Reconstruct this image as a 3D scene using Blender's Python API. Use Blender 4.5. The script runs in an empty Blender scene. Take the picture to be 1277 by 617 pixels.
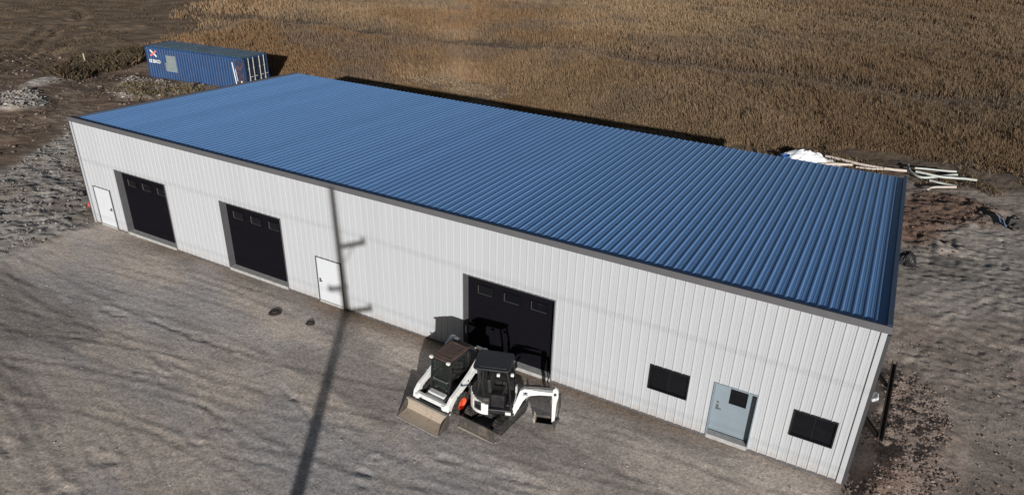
import bpy, math, random
import numpy as np
from mathutils import Vector, Matrix
R = math.radians
random.seed(7); rng = np.random.default_rng(11)
S = bpy.context.scene
C = S.collection

# ------------------------------------------------------------------ camera, sun, sky
CAM = (35.1605, -19.0732, 15.6643); YAW, PITCH, ROLL, FPX, CY = -0.491375, 0.458285, 0.028545, 870.0, 308.0
fw = Vector((math.sin(YAW)*math.cos(PITCH), math.cos(YAW)*math.cos(PITCH), -math.sin(PITCH)))
rt = Vector((math.cos(YAW), -math.sin(YAW), 0)); up = rt.cross(fw)
rt, up = rt*math.cos(ROLL)+up*math.sin(ROLL), up*math.cos(ROLL)-rt*math.sin(ROLL)
cd = bpy.data.cameras.new('camera'); cam = bpy.data.objects.new('camera', cd); C.objects.link(cam)
m3 = Matrix((rt, up, -fw)).transposed().to_4x4(); m3.translation = Vector(CAM); cam.matrix_world = m3
cd.sensor_fit = 'HORIZONTAL'; cd.sensor_width = 36; cd.lens = 36*FPX/1277
cd.shift_y = (308.0-308.5)/1277
cd.clip_start = .1; cd.clip_end = 3000
S.camera = cam

def px(x, y, z=0.0):
    """world point at height z under pixel (x, y) of the photograph (used for measuring only)"""
    d = fw + rt*((x-638.5)/FPX) - up*((y-CY)/FPX)
    return Vector(CAM) + d*((z-CAM[2])/d.z)

SUN_EL, SUN_AZ = 13.1, math.degrees(math.atan2(.54, -.8416))
sd = Vector((math.sin(R(SUN_AZ))*math.cos(R(SUN_EL)), math.cos(R(SUN_AZ))*math.cos(R(SUN_EL)), math.sin(R(SUN_EL))))
sl = bpy.data.lights.new('sun', 'SUN'); sl.energy = 5.0; sl.angle = R(.5); sl.color = (1, .965, .92)
so = bpy.data.objects.new('sun', sl); C.objects.link(so); so.rotation_euler = sd.to_track_quat('Z', 'Y').to_euler()
w = bpy.data.worlds.new('World'); S.world = w; w.use_nodes = True
wn = w.node_tree.nodes; sky = wn.new('ShaderNodeTexSky'); sky.sky_type = 'NISHITA'; sky.sun_disc = False
sky.sun_elevation = R(SUN_EL); sky.sun_rotation = R(SUN_AZ)
w.node_tree.links.new(sky.outputs[0], wn['Background'].inputs[0]); wn['Background'].inputs[1].default_value = .032
S.view_settings.view_transform = 'Standard'; S.view_settings.look = 'None'
S.view_settings.exposure = 0.0; S.view_settings.gamma = 1; S.view_settings.use_curve_mapping = False

# ------------------------------------------------------------------ materials
def mat(name, col, rough=.6, metal=0., var=.12, vscale=3., bump=0., bscale=40., spec=.5, dirt=None, dscale=2., damt=.5):
    m = bpy.data.materials.new(name); m.use_nodes = True
    nt = m.node_tree; N = nt.nodes; L = nt.links; b = N['Principled BSDF']
    b.inputs['Roughness'].default_value = rough; b.inputs['Metallic'].default_value = metal
    b.inputs['Specular IOR Level'].default_value = spec
    tc = N.new('ShaderNodeTexCoord')
    n = N.new('ShaderNodeTexNoise'); n.inputs['Scale'].default_value = vscale; n.inputs['Detail'].default_value = 6
    L.new(tc.outputs['Object'], n.inputs['Vector'])
    r = N.new('ShaderNodeMapRange'); r.inputs[1].default_value = .25; r.inputs[2].default_value = .75
    r.inputs[3].default_value = 1-var; r.inputs[4].default_value = 1+var
    L.new(n.outputs[0], r.inputs[0])
    mx = N.new('ShaderNodeMix'); mx.data_type = 'RGBA'; mx.blend_type = 'MULTIPLY'; mx.inputs[0].default_value = 1
    mx.inputs[6].default_value = (*col, 1); L.new(r.outputs[0], mx.inputs[7]); out = mx.outputs[2]
    if dirt:
        n2 = N.new('ShaderNodeTexNoise'); n2.inputs['Scale'].default_value = dscale; n2.inputs['Detail'].default_value = 8
        L.new(tc.outputs['Object'], n2.inputs['Vector'])
        r2 = N.new('ShaderNodeMapRange'); r2.inputs[1].default_value = .48; r2.inputs[2].default_value = .7
        r2.inputs[3].default_value = 0; r2.inputs[4].default_value = damt; L.new(n2.outputs[0], r2.inputs[0])
        m2 = N.new('ShaderNodeMix'); m2.data_type = 'RGBA'; L.new(r2.outputs[0], m2.inputs[0])
        L.new(out, m2.inputs[6]); m2.inputs[7].default_value = (*dirt, 1); out = m2.outputs[2]
    L.new(out, b.inputs['Base Color'])
    if bump:
        n3 = N.new('ShaderNodeTexNoise'); n3.inputs['Scale'].default_value = bscale; n3.inputs['Detail'].default_value = 5
        L.new(tc.outputs['Object'], n3.inputs['Vector'])
        bp = N.new('ShaderNodeBump'); bp.inputs['Strength'].default_value = bump; bp.inputs['Distance'].default_value = .03
        L.new(n3.outputs[0], bp.inputs['Height']); L.new(bp.outputs[0], b.inputs['Normal'])
    return m

def panel_mat(name, col, rough, tint, axis, pitch, spec=.5, metal=0.):
    """painted sheet steel: every sheet a hair different, faint weathering along the sheet"""
    m = bpy.data.materials.new(name); m.use_nodes = True
    nt = m.node_tree; N = nt.nodes; L = nt.links; b = N['Principled BSDF']
    b.inputs['Roughness'].default_value = rough; b.inputs['Specular IOR Level'].default_value = spec; b.inputs['Metallic'].default_value = metal
    tc = N.new('ShaderNodeTexCoord'); sp = N.new('ShaderNodeSeparateXYZ'); L.new(tc.outputs['Object'], sp.inputs[0])
    d = N.new('ShaderNodeMath'); d.operation = 'DIVIDE'; d.inputs[1].default_value = pitch; L.new(sp.outputs[axis], d.inputs[0])
    f = N.new('ShaderNodeMath'); f.operation = 'FLOOR'; L.new(d.outputs[0], f.inputs[0])
    wn_ = N.new('ShaderNodeTexWhiteNoise'); wn_.noise_dimensions = '1D'; L.new(f.outputs[0], wn_.inputs['W'])
    mp = N.new('ShaderNodeMapping'); mp.inputs['Scale'].default_value = (1.6, .35, .35); L.new(tc.outputs['Object'], mp.inputs[0])
    n = N.new('ShaderNodeTexNoise'); n.inputs['Scale'].default_value = 1.2; n.inputs['Detail'].default_value = 7; L.new(mp.outputs[0], n.inputs['Vector'])
    a = N.new('ShaderNodeMath'); a.operation = 'ADD'; L.new(wn_.outputs[0], a.inputs[0])
    a2 = N.new('ShaderNodeMath'); a2.operation = 'MULTIPLY'; a2.inputs[1].default_value = 2.; L.new(n.outputs[0], a2.inputs[0]); L.new(a2.outputs[0], a.inputs[1])
    r = N.new('ShaderNodeMapRange'); r.inputs[1].default_value = .5; r.inputs[2].default_value = 2.5
    r.inputs[3].default_value = 1-tint; r.inputs[4].default_value = 1+tint; L.new(a.outputs[0], r.inputs[0])
    mx = N.new('ShaderNodeMix'); mx.data_type = 'RGBA'; mx.blend_type = 'MULTIPLY'; mx.inputs[0].default_value = 1
    mx.inputs[6].default_value = (*col, 1); L.new(r.outputs[0], mx.inputs[7]); L.new(mx.outputs[2], b.inputs['Base Color'])
    if name.startswith('white'):
        ns = N.new('ShaderNodeTexNoise'); ns.inputs['Scale'].default_value = 5; ns.inputs['Detail'].default_value = 7; L.new(tc.outputs['Object'], ns.inputs['Vector'])
        ms = N.new('ShaderNodeMath'); ms.operation = 'MULTIPLY_ADD'; ms.inputs[1].default_value = 1.1; ms.inputs[2].default_value = -.32; L.new(ns.outputs[0], ms.inputs[0])
        sb = N.new('ShaderNodeMath'); sb.operation = 'SUBTRACT'; L.new(ms.outputs[0], sb.inputs[0]); L.new(sp.outputs[2], sb.inputs[1])
        rs_ = N.new('ShaderNodeMapRange'); rs_.inputs[1].default_value = -.1; rs_.inputs[2].default_value = .30; rs_.inputs[3].default_value = 0; rs_.inputs[4].default_value = .5; L.new(sb.outputs[0], rs_.inputs[0])
        m2 = N.new('ShaderNodeMix'); m2.data_type = 'RGBA'; L.new(rs_.outputs[0], m2.inputs[0]); L.new(mx.outputs[2], m2.inputs[6]); m2.inputs[7].default_value = (.36, .29, .24, 1); L.new(m2.outputs[2], b.inputs['Base Color'])
    n3 = N.new('ShaderNodeTexNoise'); n3.inputs['Scale'].default_value = 1.1; n3.inputs['Detail'].default_value = 3; L.new(tc.outputs['Object'], n3.inputs['Vector'])
    bp = N.new('ShaderNodeBump'); bp.inputs['Strength'].default_value = .12; bp.inputs['Distance'].default_value = .05
    L.new(n3.outputs[0], bp.inputs['Height']); L.new(bp.outputs[0], b.inputs['Normal'])
    return m

M = dict(
    wall=panel_mat('white_wall_steel', (.425, .445, .472), .42, .035, 0, .914),
    roof=panel_mat('blue_roof_steel', (.140, .288, .575), .29, .09, 0, .914, spec=.5),
    trim=mat('charcoal_trim', (.105, .105, .115), .45, var=.06),
    rake=mat('blue_grey_trim', (.06, .085, .14), .4, var=.06),
    downspout=mat('dark_downspout', (.05, .05, .055), .5, var=.06),
    door_black=mat('black_door_panel', (.006, .0055, .008), .65, var=.1, spec=.06),
    lintel=mat('dark_reveal', (.11, .11, .118), .55, var=.08),
    door_white=mat('white_door_paint', (.58, .61, .65), .4, var=.03),
    door_grey=mat('grey_door_paint', (.21, .26, .30), .42, var=.05),
    frame_dark=mat('dark_frame', (.035, .035, .04), .45, var=.05),
    window_black=mat('black_window_frame', (.012, .012, .014), .5, var=.05, spec=.25),
    frame_pale=mat('pale_window_bead', (.11, .108, .10), .5, var=.05),
    glass=mat('dark_glass', (.006, .0065, .009), .1, var=.05, spec=.25),
    concrete=mat('concrete', (.36, .36, .36), .9, var=.2, vscale=6, bump=.3),
    metal=mat('bare_metal', (.5, .5, .5), .35, metal=1., var=.1),
    cblue=mat('container_blue', (.015, .054, .15), .5, var=.18, vscale=1.2, dirt=(.06, .05, .06), dscale=2.2, damt=.35),
    croof=mat('container_roof_faded', (.12, .185, .24), .6, var=.25, vscale=.8, dirt=(.12, .10, .09), dscale=1.5, damt=.4),
    ctrrust=mat('rust_streaked_blue', (.022, .034, .075), .7, var=.2, dirt=(.17, .075, .05), dscale=2.6, damt=.85),
    cdoor=mat('container_door_blue', (.010, .020, .042), .5, var=.2, dirt=(.05, .04, .035), dscale=3, damt=.5),
    rod=mat('galvanised_rod', (.55, .56, .55), .5, metal=.3, var=.2),
    rust=mat('rusty_steel', (.16, .075, .045), .85, var=.35, vscale=5, bump=.2),
    cgrey=mat('grey_patch_paint', (.20, .24, .25), .6, var=.12),
    cwhite=mat('white_marking', (.80, .80, .80), .6, var=.05),
    cred=mat('faded_red_marking', (.62, .18, .16), .6, var=.2),
    white=mat('machine_white', (.74, .75, .75), .38, var=.05, dirt=(.40, .38, .35), dscale=5, damt=.35),
    black=mat('machine_black', (.012, .012, .014), .45, var=.2, dirt=(.07, .06, .05), dscale=4, damt=.4),
    charcoal=mat('machine_charcoal', (.03, .03, .032), .55, var=.2, dirt=(.09, .075, .06), dscale=4, damt=.4),
    rubber=mat('rubber', (.018, .017, .017), .85, var=.3, dirt=(.13, .11, .09), dscale=6, damt=.55),
    rim=mat('orange_red_rim', (.72, .085, .03), .45, var=.1, dirt=(.2, .1, .07), dscale=8, damt=.4),
    canopy=mat('canopy_black', (.012, .015, .021), .55, var=.15, dirt=(.03, .03, .035), dscale=3, damt=.4),
    cabroof=mat('dusty_cab_roof', (.085, .052, .042), .8, var=.3, vscale=5, dirt=(.16, .12, .10), dscale=6, damt=.5),
    cabglass=mat('tinted_cab_glass', (.008, .016, .013), .12, var=.1),
    bucket=mat('worn_bucket_steel', (.42, .35, .28), .6, metal=.0, var=.25, vscale=5, dirt=(.22, .17, .13), dscale=5, damt=.7),
    bucket_out=mat('dark_bucket_steel', (.06, .055, .05), .6, var=.3, dirt=(.2, .16, .13), dscale=5, damt=.5),
    edge=mat('bright_cutting_edge', (.42, .38, .33), .45, metal=.2, var=.2),
    orange=mat('orange_decal', (.6, .12, .03), .5),
    lamp=mat('lamp_lens', (.75, .75, .72), .25, var=.03),
    seat=mat('seat_vinyl', (.02, .02, .02), .6, var=.15),
    decal=mat('blue_grey_decal', (.08, .12, .2), .5),
    yellow=mat('pale_yellow_hose', (.5, .46, .2), .5),
    chrome=mat('chrome_rod', (.6, .6, .6), .2, metal=1.),
    wood=mat('weathered_pole_wood', (.16, .12, .09), .9, var=.3, vscale=4),
    wire=mat('cable_black', (.02, .02, .02), .7),
    plastic=mat('white_plastic_sheet', (.78, .80, .83), .45, var=.06, vscale=4, bump=.4, bscale=9),
    hose=mat('pale_plastic_pipe', (.47, .51, .49), .5, var=.15, vscale=2, dirt=(.3, .27, .22), dscale=2, damt=.5),
    hose2=mat('dusty_tan_pipe', (.52, .46, .41), .6, var=.2, vscale=2, dirt=(.3, .24, .2), dscale=2, damt=.5),
    barsteel=mat('dark_rusty_bar', (.035, .024, .02), .8, var=.3, vscale=6),
    bluepl=mat('blue_plastic', (.03, .10, .30), .5),
    redpl=mat('red_plastic', (.5, .05, .03), .5),
    darkcap=mat('dark_iron_cap', (.035, .025, .022), .8, var=.3, vscale=9, bump=.3),
    stake=mat('bleached_wood', (.42, .36, .27), .9, var=.2),
    tarp_dark=mat('dark_plastic', (.018, .016, .018), .5, var=.2),
)

cg = mat('clear_cab_glass', (.30, .38, .35), .05, var=.03); cg.node_tree.nodes['Principled BSDF'].inputs['Transmission Weight'].default_value = .97
# ------------------------------------------------------------------ mesh building
class MB:
    def __init__(self): self.v = []; self.f = []
    def add(self, vs, fs):
        o = len(self.v); self.v += [tuple(v) for v in vs]; self.f += [tuple(i+o for i in f) for f in fs]; return self
    def box(self, x0, x1, y0, y1, z0, z1, T=None):
        vs = [Vector((x, y, z)) for z in (z0, z1) for y in (y0, y1) for x in (x0, x1)]
        if T is not None: vs = [T @ v for v in vs]
        return self.add(vs, [(0, 2, 3, 1), (4, 5, 7, 6), (0, 1, 5, 4), (2, 6, 7, 3), (0, 4, 6, 2), (1, 3, 7, 5)])
    def prism(self, pts, axis, a, b, T=None):
        n = len(pts)
        def mk(u, v, t):
            return Vector((t, u, v)) if axis == 'x' else Vector((u, t, v)) if axis == 'y' else Vector((u, v, t))
        vs = [mk(u, v, a) for u, v in pts] + [mk(u, v, b) for u, v in pts]
        if T is not None: vs = [T @ v for v in vs]
        fs = [tuple(range(n))[::-1], tuple(range(n, 2*n))] + [(i, (i+1) % n, n+(i+1) % n, n+i) for i in range(n)]
        return self.add(vs, fs)
    def tube(self, pts, r, n=8, cap=True):
        pts = [Vector(p) for p in pts]; rs = r if isinstance(r, (list, tuple)) else [r]*len(pts)
        o = len(self.v); ref = Vector((0, 0, 1))
        d0 = (pts[1]-pts[0]).normalized()
        if abs(d0.z) > .9: ref = Vector((1, 0, 0))
        for i, p in enumerate(pts):
            d = (pts[min(i+1, len(pts)-1)]-pts[max(i-1, 0)]).normalized()
            s = d.cross(ref).normalized(); t = s.cross(d)
            for k in range(n):
                a = 2*math.pi*k/n; q = p+(s*math.cos(a)+t*math.sin(a))*rs[i]; self.v.append(tuple(q))
        for i in range(len(pts)-1):
            for k in range(n):
                self.f.append((o+i*n+k, o+i*n+(k+1) % n, o+(i+1)*n+(k+1) % n, o+(i+1)*n+k))
        if cap:
            self.f.append(tuple(o+k for k in range(n))[::-1]); e = o+(len(pts)-1)*n; self.f.append(tuple(e+k for k in range(n)))
        return self
    def lathe(self, prof, c, axis='x', n=24, ring=False):
        """prof: list of (offset along axis, radius)"""
        o = len(self.v); c = Vector(c)
        for a, r in prof:
            for k in range(n):
                t = 2*math.pi*k/n; u, v = r*math.cos(t), r*math.sin(t)
                self.v.append(tuple(c+(Vector((a, u, v)) if axis == 'x' else Vector((u, a, v)) if axis == 'y' else Vector((u, v, a)))))
        for i in range(len(prof)-1):
            for k in range(n): self.f.append((o+i*n+k, o+i*n+(k+1) % n, o+(i+1)*n+(k+1) % n, o+(i+1)*n+k))
        e = o+(len(prof)-1)*n
        if ring: self.f += [(e+k, e+(k+1) % n, o+(k+1) % n, o+k) for k in range(n)]
        else: self.f.append(tuple(o+k for k in range(n))[::-1]); self.f.append(tuple(e+k for k in range(n)))
        return self
    def build(self, name, m, parent=None, bevel=0., smooth=None):
        me = bpy.data.meshes.new(name); me.from_pydata(self.v, [], self.f); me.update()
        import bmesh
        bm = bmesh.new(); bm.from_mesh(me); bmesh.ops.recalc_face_normals(bm, faces=bm.faces); bm.to_mesh(me); bm.free()
        me.materials.append(m if not isinstance(m, str) else M[m])
        if smooth is not None:
            me.polygons.foreach_set('use_smooth', [True]*len(me.polygons)); me.set_sharp_from_angle(angle=R(smooth))
        o = bpy.data.objects.new(name, me); C.objects.link(o)
        if parent: o.parent = parent
        if bevel:
            bv = o.modifiers.new('bevel', 'BEVEL'); bv.width = bevel; bv.segments = 2; bv.limit_method = 'ANGLE'; bv.angle_limit = R(40)
        return o

def tag(o, label=None, cat=None, group=None, kind=None):
    if label: o['label'] = label
    if cat: o['category'] = cat
    if group: o['group'] = group
    if kind: o['kind'] = kind
    return o
def empty(name, loc, rz=0., label=None, cat=None, group=None):
    o = bpy.data.objects.new(name, None); C.objects.link(o); o.location = loc; o.rotation_euler = (0, 0, rz)
    o.empty_display_size = .3
    return tag(o, label, cat, group)
def copy_tree(o, parent=None):
    c = o.copy(); C.objects.link(c)
    if parent: c.parent = parent
    for ch in [x for x in bpy.data.objects if x.parent == o]: copy_tree(ch, c)
    return c
def np_mesh(name, V, F, m, smooth=False, cols=None):
    """V (n,3) float, F (k,3|4) int; fast"""
    me = bpy.data.meshes.new(name); k = F.shape[1]
    me.vertices.add(len(V)); me.vertices.foreach_set('co', V.astype(np.float32).ravel())
    me.loops.add(F.size); me.loops.foreach_set('vertex_index', F.astype(np.int32).ravel())
    me.polygons.add(len(F)); me.polygons.foreach_set('loop_start', np.arange(0, F.size, k, dtype=np.int32))
    me.polygons.foreach_set('use_smooth', np.full(len(F), smooth))
    if cols is not None:
        a = me.color_attributes.new('tint', 'FLOAT_COLOR', 'POINT')
        c4 = np.ones((len(V), 4), np.float32); c4[:, :3] = cols; a.data.foreach_set('color', c4.ravel())
    me.update(calc_edges=True); me.materials.append(m)
    o = bpy.data.objects.new(name, me); C.objects.link(o); return o

# ------------------------------------------------------------------ noise and regions (numpy)
_P = rng.random((256, 256)).astype(np.float32)
def vn(x, y, s, seed=0):
    x = np.asarray(x)*s+seed*17.31+500; y = np.asarray(y)*s+seed*9.77+500
    xi = np.floor(x).astype(int); yi = np.floor(y).astype(int); fx = x-xi; fy = y-yi
    fx = fx*fx*(3-2*fx); fy = fy*fy*(3-2*fy)
    g = lambda a, b: _P[a & 255, b & 255]
    return (g(xi, yi)*(1-fx)+g(xi+1, yi)*fx)*(1-fy)+(g(xi, yi+1)*(1-fx)+g(xi+1, yi+1)*fx)*fy
def fbm(x, y, s, o=4, seed=0, gain=.5):
    t = 0.; a = 1.; n = 0.
    for i in range(o):
        t = t+a*vn(x, y, s*2**i, seed+i*3); n += a; a *= gain
    return t/n
def sstep(a, b, x):
    t = np.clip((x-a)/(b-a), 0, 1); return t*t*(3-2*t)
def poly_sd(x, y, pts):
    """signed distance, positive inside"""
    d = np.full(np.shape(x), 1e9); ins = np.zeros(np.shape(x), bool); n = len(pts)
    for i in range(n):
        ax, ay = pts[i]; bx, by = pts[(i+1) % n]
        ex, ey = bx-ax, by-ay; wx, wy = x-ax, y-ay
        t = np.clip((wx*ex+wy*ey)/(ex*ex+ey*ey+1e-12), 0, 1)
        d = np.minimum(d, (wx-ex*t)**2+(wy-ey*t)**2)
        c = ((ay <= y) & (by > y)) | ((by <= y) & (ay > y))
        with np.errstate(divide='ignore', invalid='ignore'):
            xx = ax+(y-ay)*(bx-ax)/(by-ay if by != ay else 1e-9)
        ins ^= c & (x < xx)
    d = np.sqrt(d); return np.where(ins, d, -d)
def region(x, y, pts, soft=.8, wob=1.0, ws=.35, seed=0):
    d = poly_sd(x, y, pts)+(fbm(x, y, ws, 4, seed)-.5)*2*wob
    return sstep(-soft, soft, d)
def P2(l): return [tuple(px(a, b)[:2]) for a, b in l]

REG = dict(
    yard=P2([(-60, 322), (60, 302), (120, 277), (640, 470), (1048, 600), (1060, 640), (900, 760), (300, 760), (-60, 640)]),
    rubble=P2([(-30, 330), (60, 302), (122, 279), (88, 150), (70, 175), (0, 215), (-60, 235), (-120, 300)]),
    brown=P2([(-200, 60), (0, 60), (110, 60), (185, 70), (190, 100), (330, 100), (200, 125), (90, 150), (0, 205), (-200, 260)]),
    field_dirt=[(-90, 200), (-400, 200), (-400, -20), (-60, 0), (-42, 10), (-38, 22), (-40, 31), (-48, 46), (-68, 62), (-120, 105), (-250, 190)],
    pale1=P2([(0, 118), (40, 113), (58, 122), (55, 135), (30, 139), (-5, 140), (-40, 150), (-40, 130)]),
    pale2=P2([(22, 110), (60, 94), (92, 91), (90, 98), (55, 106), (30, 113)]),
    pale3=P2([(135, 112), (165, 93), (200, 98), (245, 104), (245, 112), (190, 122), (150, 126)]),
    soilR=P2([(1108, 240), (1150, 232), (1200, 240), (1245, 255), (1230, 275), (1180, 285), (1215, 305), (1180, 315), (1140, 300), (1105, 310)]),
    greyR=P2([(1110, 318), (1180, 290), (1277, 285), (1330, 330), (1320, 420), (1180, 400), (1100, 380)]),
    greyR2=P2([(1180, 275), (1262, 278), (1300, 300), (1230, 318), (1195, 300)]),
    clods=P2([(1085, 470), (1130, 470), (1160, 490), (1195, 545), (1190, 590), (1150, 617), (1075, 625), (1050, 604)]),
    mound=P2([(1062, 585), (1085, 570), (1125, 572), (1140, 600), (1120, 640), (1060, 635)]),
    stripR=P2([(1090, 430), (1300, 400), (1420, 500), (1420, 700), (1060, 660), (1040, 605)]),
    reeds=[(-39, 30), (-27, 29.6), (-14, 33.2), (30, 33.8), (31, 36.5), (37, 38), (46, 40), (60, 45), (400, 60), (400, 500), (-300, 500), (-250, 190), (-120, 105), (-68, 62), (-48, 46)],
    matted=P2([(470, 94), (545, 90), (640, 101), (650, 118), (600, 122), (520, 108)]),
    matted2=P2([(862, 122), (895, 122), (895, 130), (868, 130)]),
    weeds=P2([(60, 95), (95, 72), (170, 60), (178, 78), (130, 85), (80, 100)]),
    wild=P2([(980, 195), (1060, 178), (1180, 178), (1330, 180), (1330, 235), (1240, 238), (1130, 222)]),
)
TRACK = [P2([(300, 20), (400, 30), (500, 46), (620, 55), (720, 63), (800, 75), (900, 86), (1000, 98), (1130, 118), (1300, 135)]),
         P2([(880, 8), (940, 12), (1010, 19), (1090, 28), (1180, 33)])]
def line_d(x, y, pts):
    d = np.full(np.shape(x), 1e9)
    for (ax, ay), (bx, by) in zip(pts[:-1], pts[1:]):
        ex, ey = bx-ax, by-ay; t = np.clip(((x-ax)*ex+(y-ay)*ey)/(ex*ex+ey*ey), 0, 1)
        d = np.minimum(d, np.hypot(x-ax-ex*t, y-ay-ey*t))
    return d

def rot2(x, y, a): return x*math.cos(a)+y*math.sin(a), -x*math.sin(a)+y*math.cos(a)
RUTS = [([(8.6, -5.2), (13, -4.6), (17.5, -4.9), (23, -6.6)], .16, .07), ([(6, -6.7), (11, -7.1), (16, -7.0), (20, -8.0)], .14, .06),
        ([(25.5, -5.3), (30, -4.6), (36, -2.2)], .18, .06), ([(26, -6.4), (31, -4.9), (37, -1.6)], .16, .05),
        ([(12.5, -6.2), (16, -6.5), (18.5, -6.0)], .2, .05), ([(17, -9), (22, -8.0), (27, -6.8)], .15, .05),
        ([(38.2, 8), (39.8, 13), (42.5, 17.5)], .22, .08), ([(39.6, 10.5), (42, 9.5), (45, 9.5)], .2, .07), ([(40.5, 21), (42.6, 22), (46, 24.5)], .16, .12), ([(42.2, 20.2), (42.5, 24.5)], .14, .1)]
HOLES = [(x, y, r, d) for x, y, r, d in
         [(*px(470, 572)[:2], .28, .16), (*px(458, 590)[:2], .35, .14), (*px(450, 603)[:2], .3, .1), (*px(372, 515)[:2], .25, .08),
          (*px(238, 545)[:2], .4, .08), (*px(288, 556)[:2], .4, .08), (*px(135, 505)[:2], .5, .07), (*px(120, 573)[:2], .6, .12), (*px(140, 572)[:2], .4, .12),
          (*px(60, 600)[:2], .9, .14), (*px(10, 560)[:2], .6, .12), (*px(85, 607)[:2], .5, .14)]]
FIELD_RUTS = [P2([(0, 75), (60, 52), (130, 40), (175, 30)]), P2([(0, 90), (70, 62), (140, 48)]), P2([(0, 60), (50, 42), (100, 32)]),
              P2([(20, 60), (58, 30)]), P2([(75, 12), (90, 8), (102, 14), (98, 24), (85, 22)]), P2([(30, 68), (70, 36)])]

TYRES = [(-1.2, .05, .5, .1, 0.), (-2.0, .11, .8, .05, 1.), (-4.6, .10, .9, .09, 2.), (-5.6, .06, .5, .16, 3.5), (-7.0, .2, .6, .12, .5), (-3.2, .02, .7, .08, 4.5), (-8.6, .16, .4, .2, 1.5), (-6.4, .22, .7, .1, 5.)]
def tyre_tracks(x, y):
    """pairs of shallow wheel lanes driven roughly along the shed: (relief, lane mask)"""
    z = np.zeros(np.shape(x)); m = np.zeros(np.shape(x))
    for y0, sl_, am, fr, ph in TYRES:
        for off in (0., 1.65):
            d = np.abs(y-(y0+off+sl_*(x-22)+am*np.sin(x*fr*2+ph)))+(vn(x, y, 1.5, 14)-.5)*.10
            k = sstep(.3, .6, vn(x, y*0+y0+off, .16, int(ph*3)+2))
            z += k*(-.008*np.exp(-(d/.13)**4)+.0055*np.exp(-((d-.23)/.07)**2)); m = np.maximum(m, k*np.exp(-(d/.17)**4))
    return z, m
def ground_h(x, y):
    z = np.zeros(np.shape(x))
    yard = region(x, y, REG['yard'], 1.2, .8); rub = region(x, y, REG['rubble'], 1., .8, seed=5)
    back = sstep(15.5, 22, y); z = z-.35*back
    z += (fbm(x, y, .09, 3, 1)-.5)*.12*(1-.6*yard)
    # driven yard: stretched low relief, worse towards the lower left
    u, v = rot2(x, y, R(-12)); rough = .3+.9*sstep(20, 2, x)*sstep(-3, -7, y)
    sm = np.abs(fbm(u*.22, v, 1.1, 4, 7)-.5)
    near = sstep(-15, -6, x)*(y < 20)
    st = np.abs(fbm(u*.06, v+.25*np.sin(u*.35), 2.0, 3, 17)-.5)*2; pm = sstep(.35, .65, fbm(u*.3, v, .35, 3, 18)); z += near*(-sm*.03*rough+(fbm(u*.25, v, 3.5, 3, 9)-.5)*.022*rough-np.maximum(0, .22-st)*.07*pm*(.6+.5*rough)+(fbm(x, y, 4.5, 2, 19)-.5)*.022)
    lump = sstep(.56, .78, fbm(u*.45, v, .9, 4, 13))*rough; z += near*lump*.018
    z += near*yard*tyre_tracks(x, y)[0]
    for pts, wd, dp in RUTS:
        d = line_d(x, y, pts)+(fbm(x, y, 1.2, 4, 3)-.5)*.7
        dp = dp*.36*sstep(.4, .62, fbm(x, y, .7, 3, 91)); wd = wd*.55; z += -dp*np.exp(-(d/wd)**2)+dp*.5*np.exp(-((d-wd*1.9)/(wd*.8))**2)
    for hx, hy, r, dp in HOLES:
        d = np.abs(np.hypot((x-hx)*.6, (y-hy)*1.5)+(fbm(x, y, 1.8, 4, 5)-.5)*1.3*r)
        dp = dp*.2; r = r*.5; z += -dp*np.exp(-(d/r)**2)+dp*.6*np.exp(-((d-1.5*r)/(r*.5))**2)
    # churned strips
    z += rub*(.25*(fbm(x, y, .5, 3, 21)-.35)+.20*(fbm(x, y, 2.0, 4, 22)-.5)+.02*np.sin((x*.83+y*.35)*2.6+vn(x, y, .6, 4)*4)*vn(x, y, .5, 8)+.15*(fbm(x, y, 3.6, 2, 98)-.5))
    br = region(x, y, REG['brown'], 1.5, 1.2, seed=2); z += br*((fbm(x, y, .35, 4, 23)-.5)*.5)
    fd = region(x, y, REG['field_dirt'], 2, 1.5, seed=3); z += fd*((fbm(x, y, .5, 4, 24)-.5)*.35)
    for pts in FIELD_RUTS:
        d = line_d(x, y, pts); z += -.14*np.exp(-(d/.5)**2)+.08*np.exp(-((d-1.1)/.4)**2)
    p1 = np.maximum(region(x, y, REG['pale1'], .7, .6, seed=31), region(x, y, REG['pale2'], .6, .5, seed=32)); z += p1*(.25+.25*(fbm(x, y, 1.2, 4, 25)-.5))
    p3 = region(x, y, REG['pale3'], .8, .8, seed=33); z += p3*(.15+.4*(fbm(x, y, .9, 4, 26)-.4))
    cl = region(x, y, REG['clods'], .5, .4, seed=34); z += cl*(.08+.26*(fbm(x, y, 1.3, 5, 27)-.42)+.15*(fbm(x, y, 3.2, 3, 28)-.5))
    mo = region(x, y, REG['mound'], .5, .25, seed=35); z += mo*(.22+.18*(fbm(x, y, 1.5, 3, 29)-.5))
    so_ = region(x, y, REG['soilR'], .8, 1.0, seed=36); z += so_*(.1+.7*(fbm(x, y, .6, 5, 30)-.45))
    sr = sstep(37, 38, x)*sstep(4, 8, y)*(1-sstep(30, 36, y)); u2, v2 = rot2(x, y, R(25))
    z += sr*(.14*(fbm(u2*.7, v2, .45, 4, 37)-.5)+.03*(fbm(u2, v2*.5, 1.7, 3, 38)-.5))
    wi = region(x, y, REG['wild'], 1.2, 1.2, seed=39); z += wi*.3*(fbm(x, y, .5, 4, 40)-.4)
    z += (sr*.55+br*.6+wi*.6+so_*.8)*((np.abs(fbm(x, y, 1.1, 5, 95)-.5))*-.17+(fbm(x, y, 3.6, 3, 96)-.5)*.17)
    # backfill trench along the right end wall
    tr = np.exp(-((x-36.98)/.22)**2)*sstep(.1, .6, y)*(1-sstep(6.2, 7.2, y)); z -= .22*tr
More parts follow.
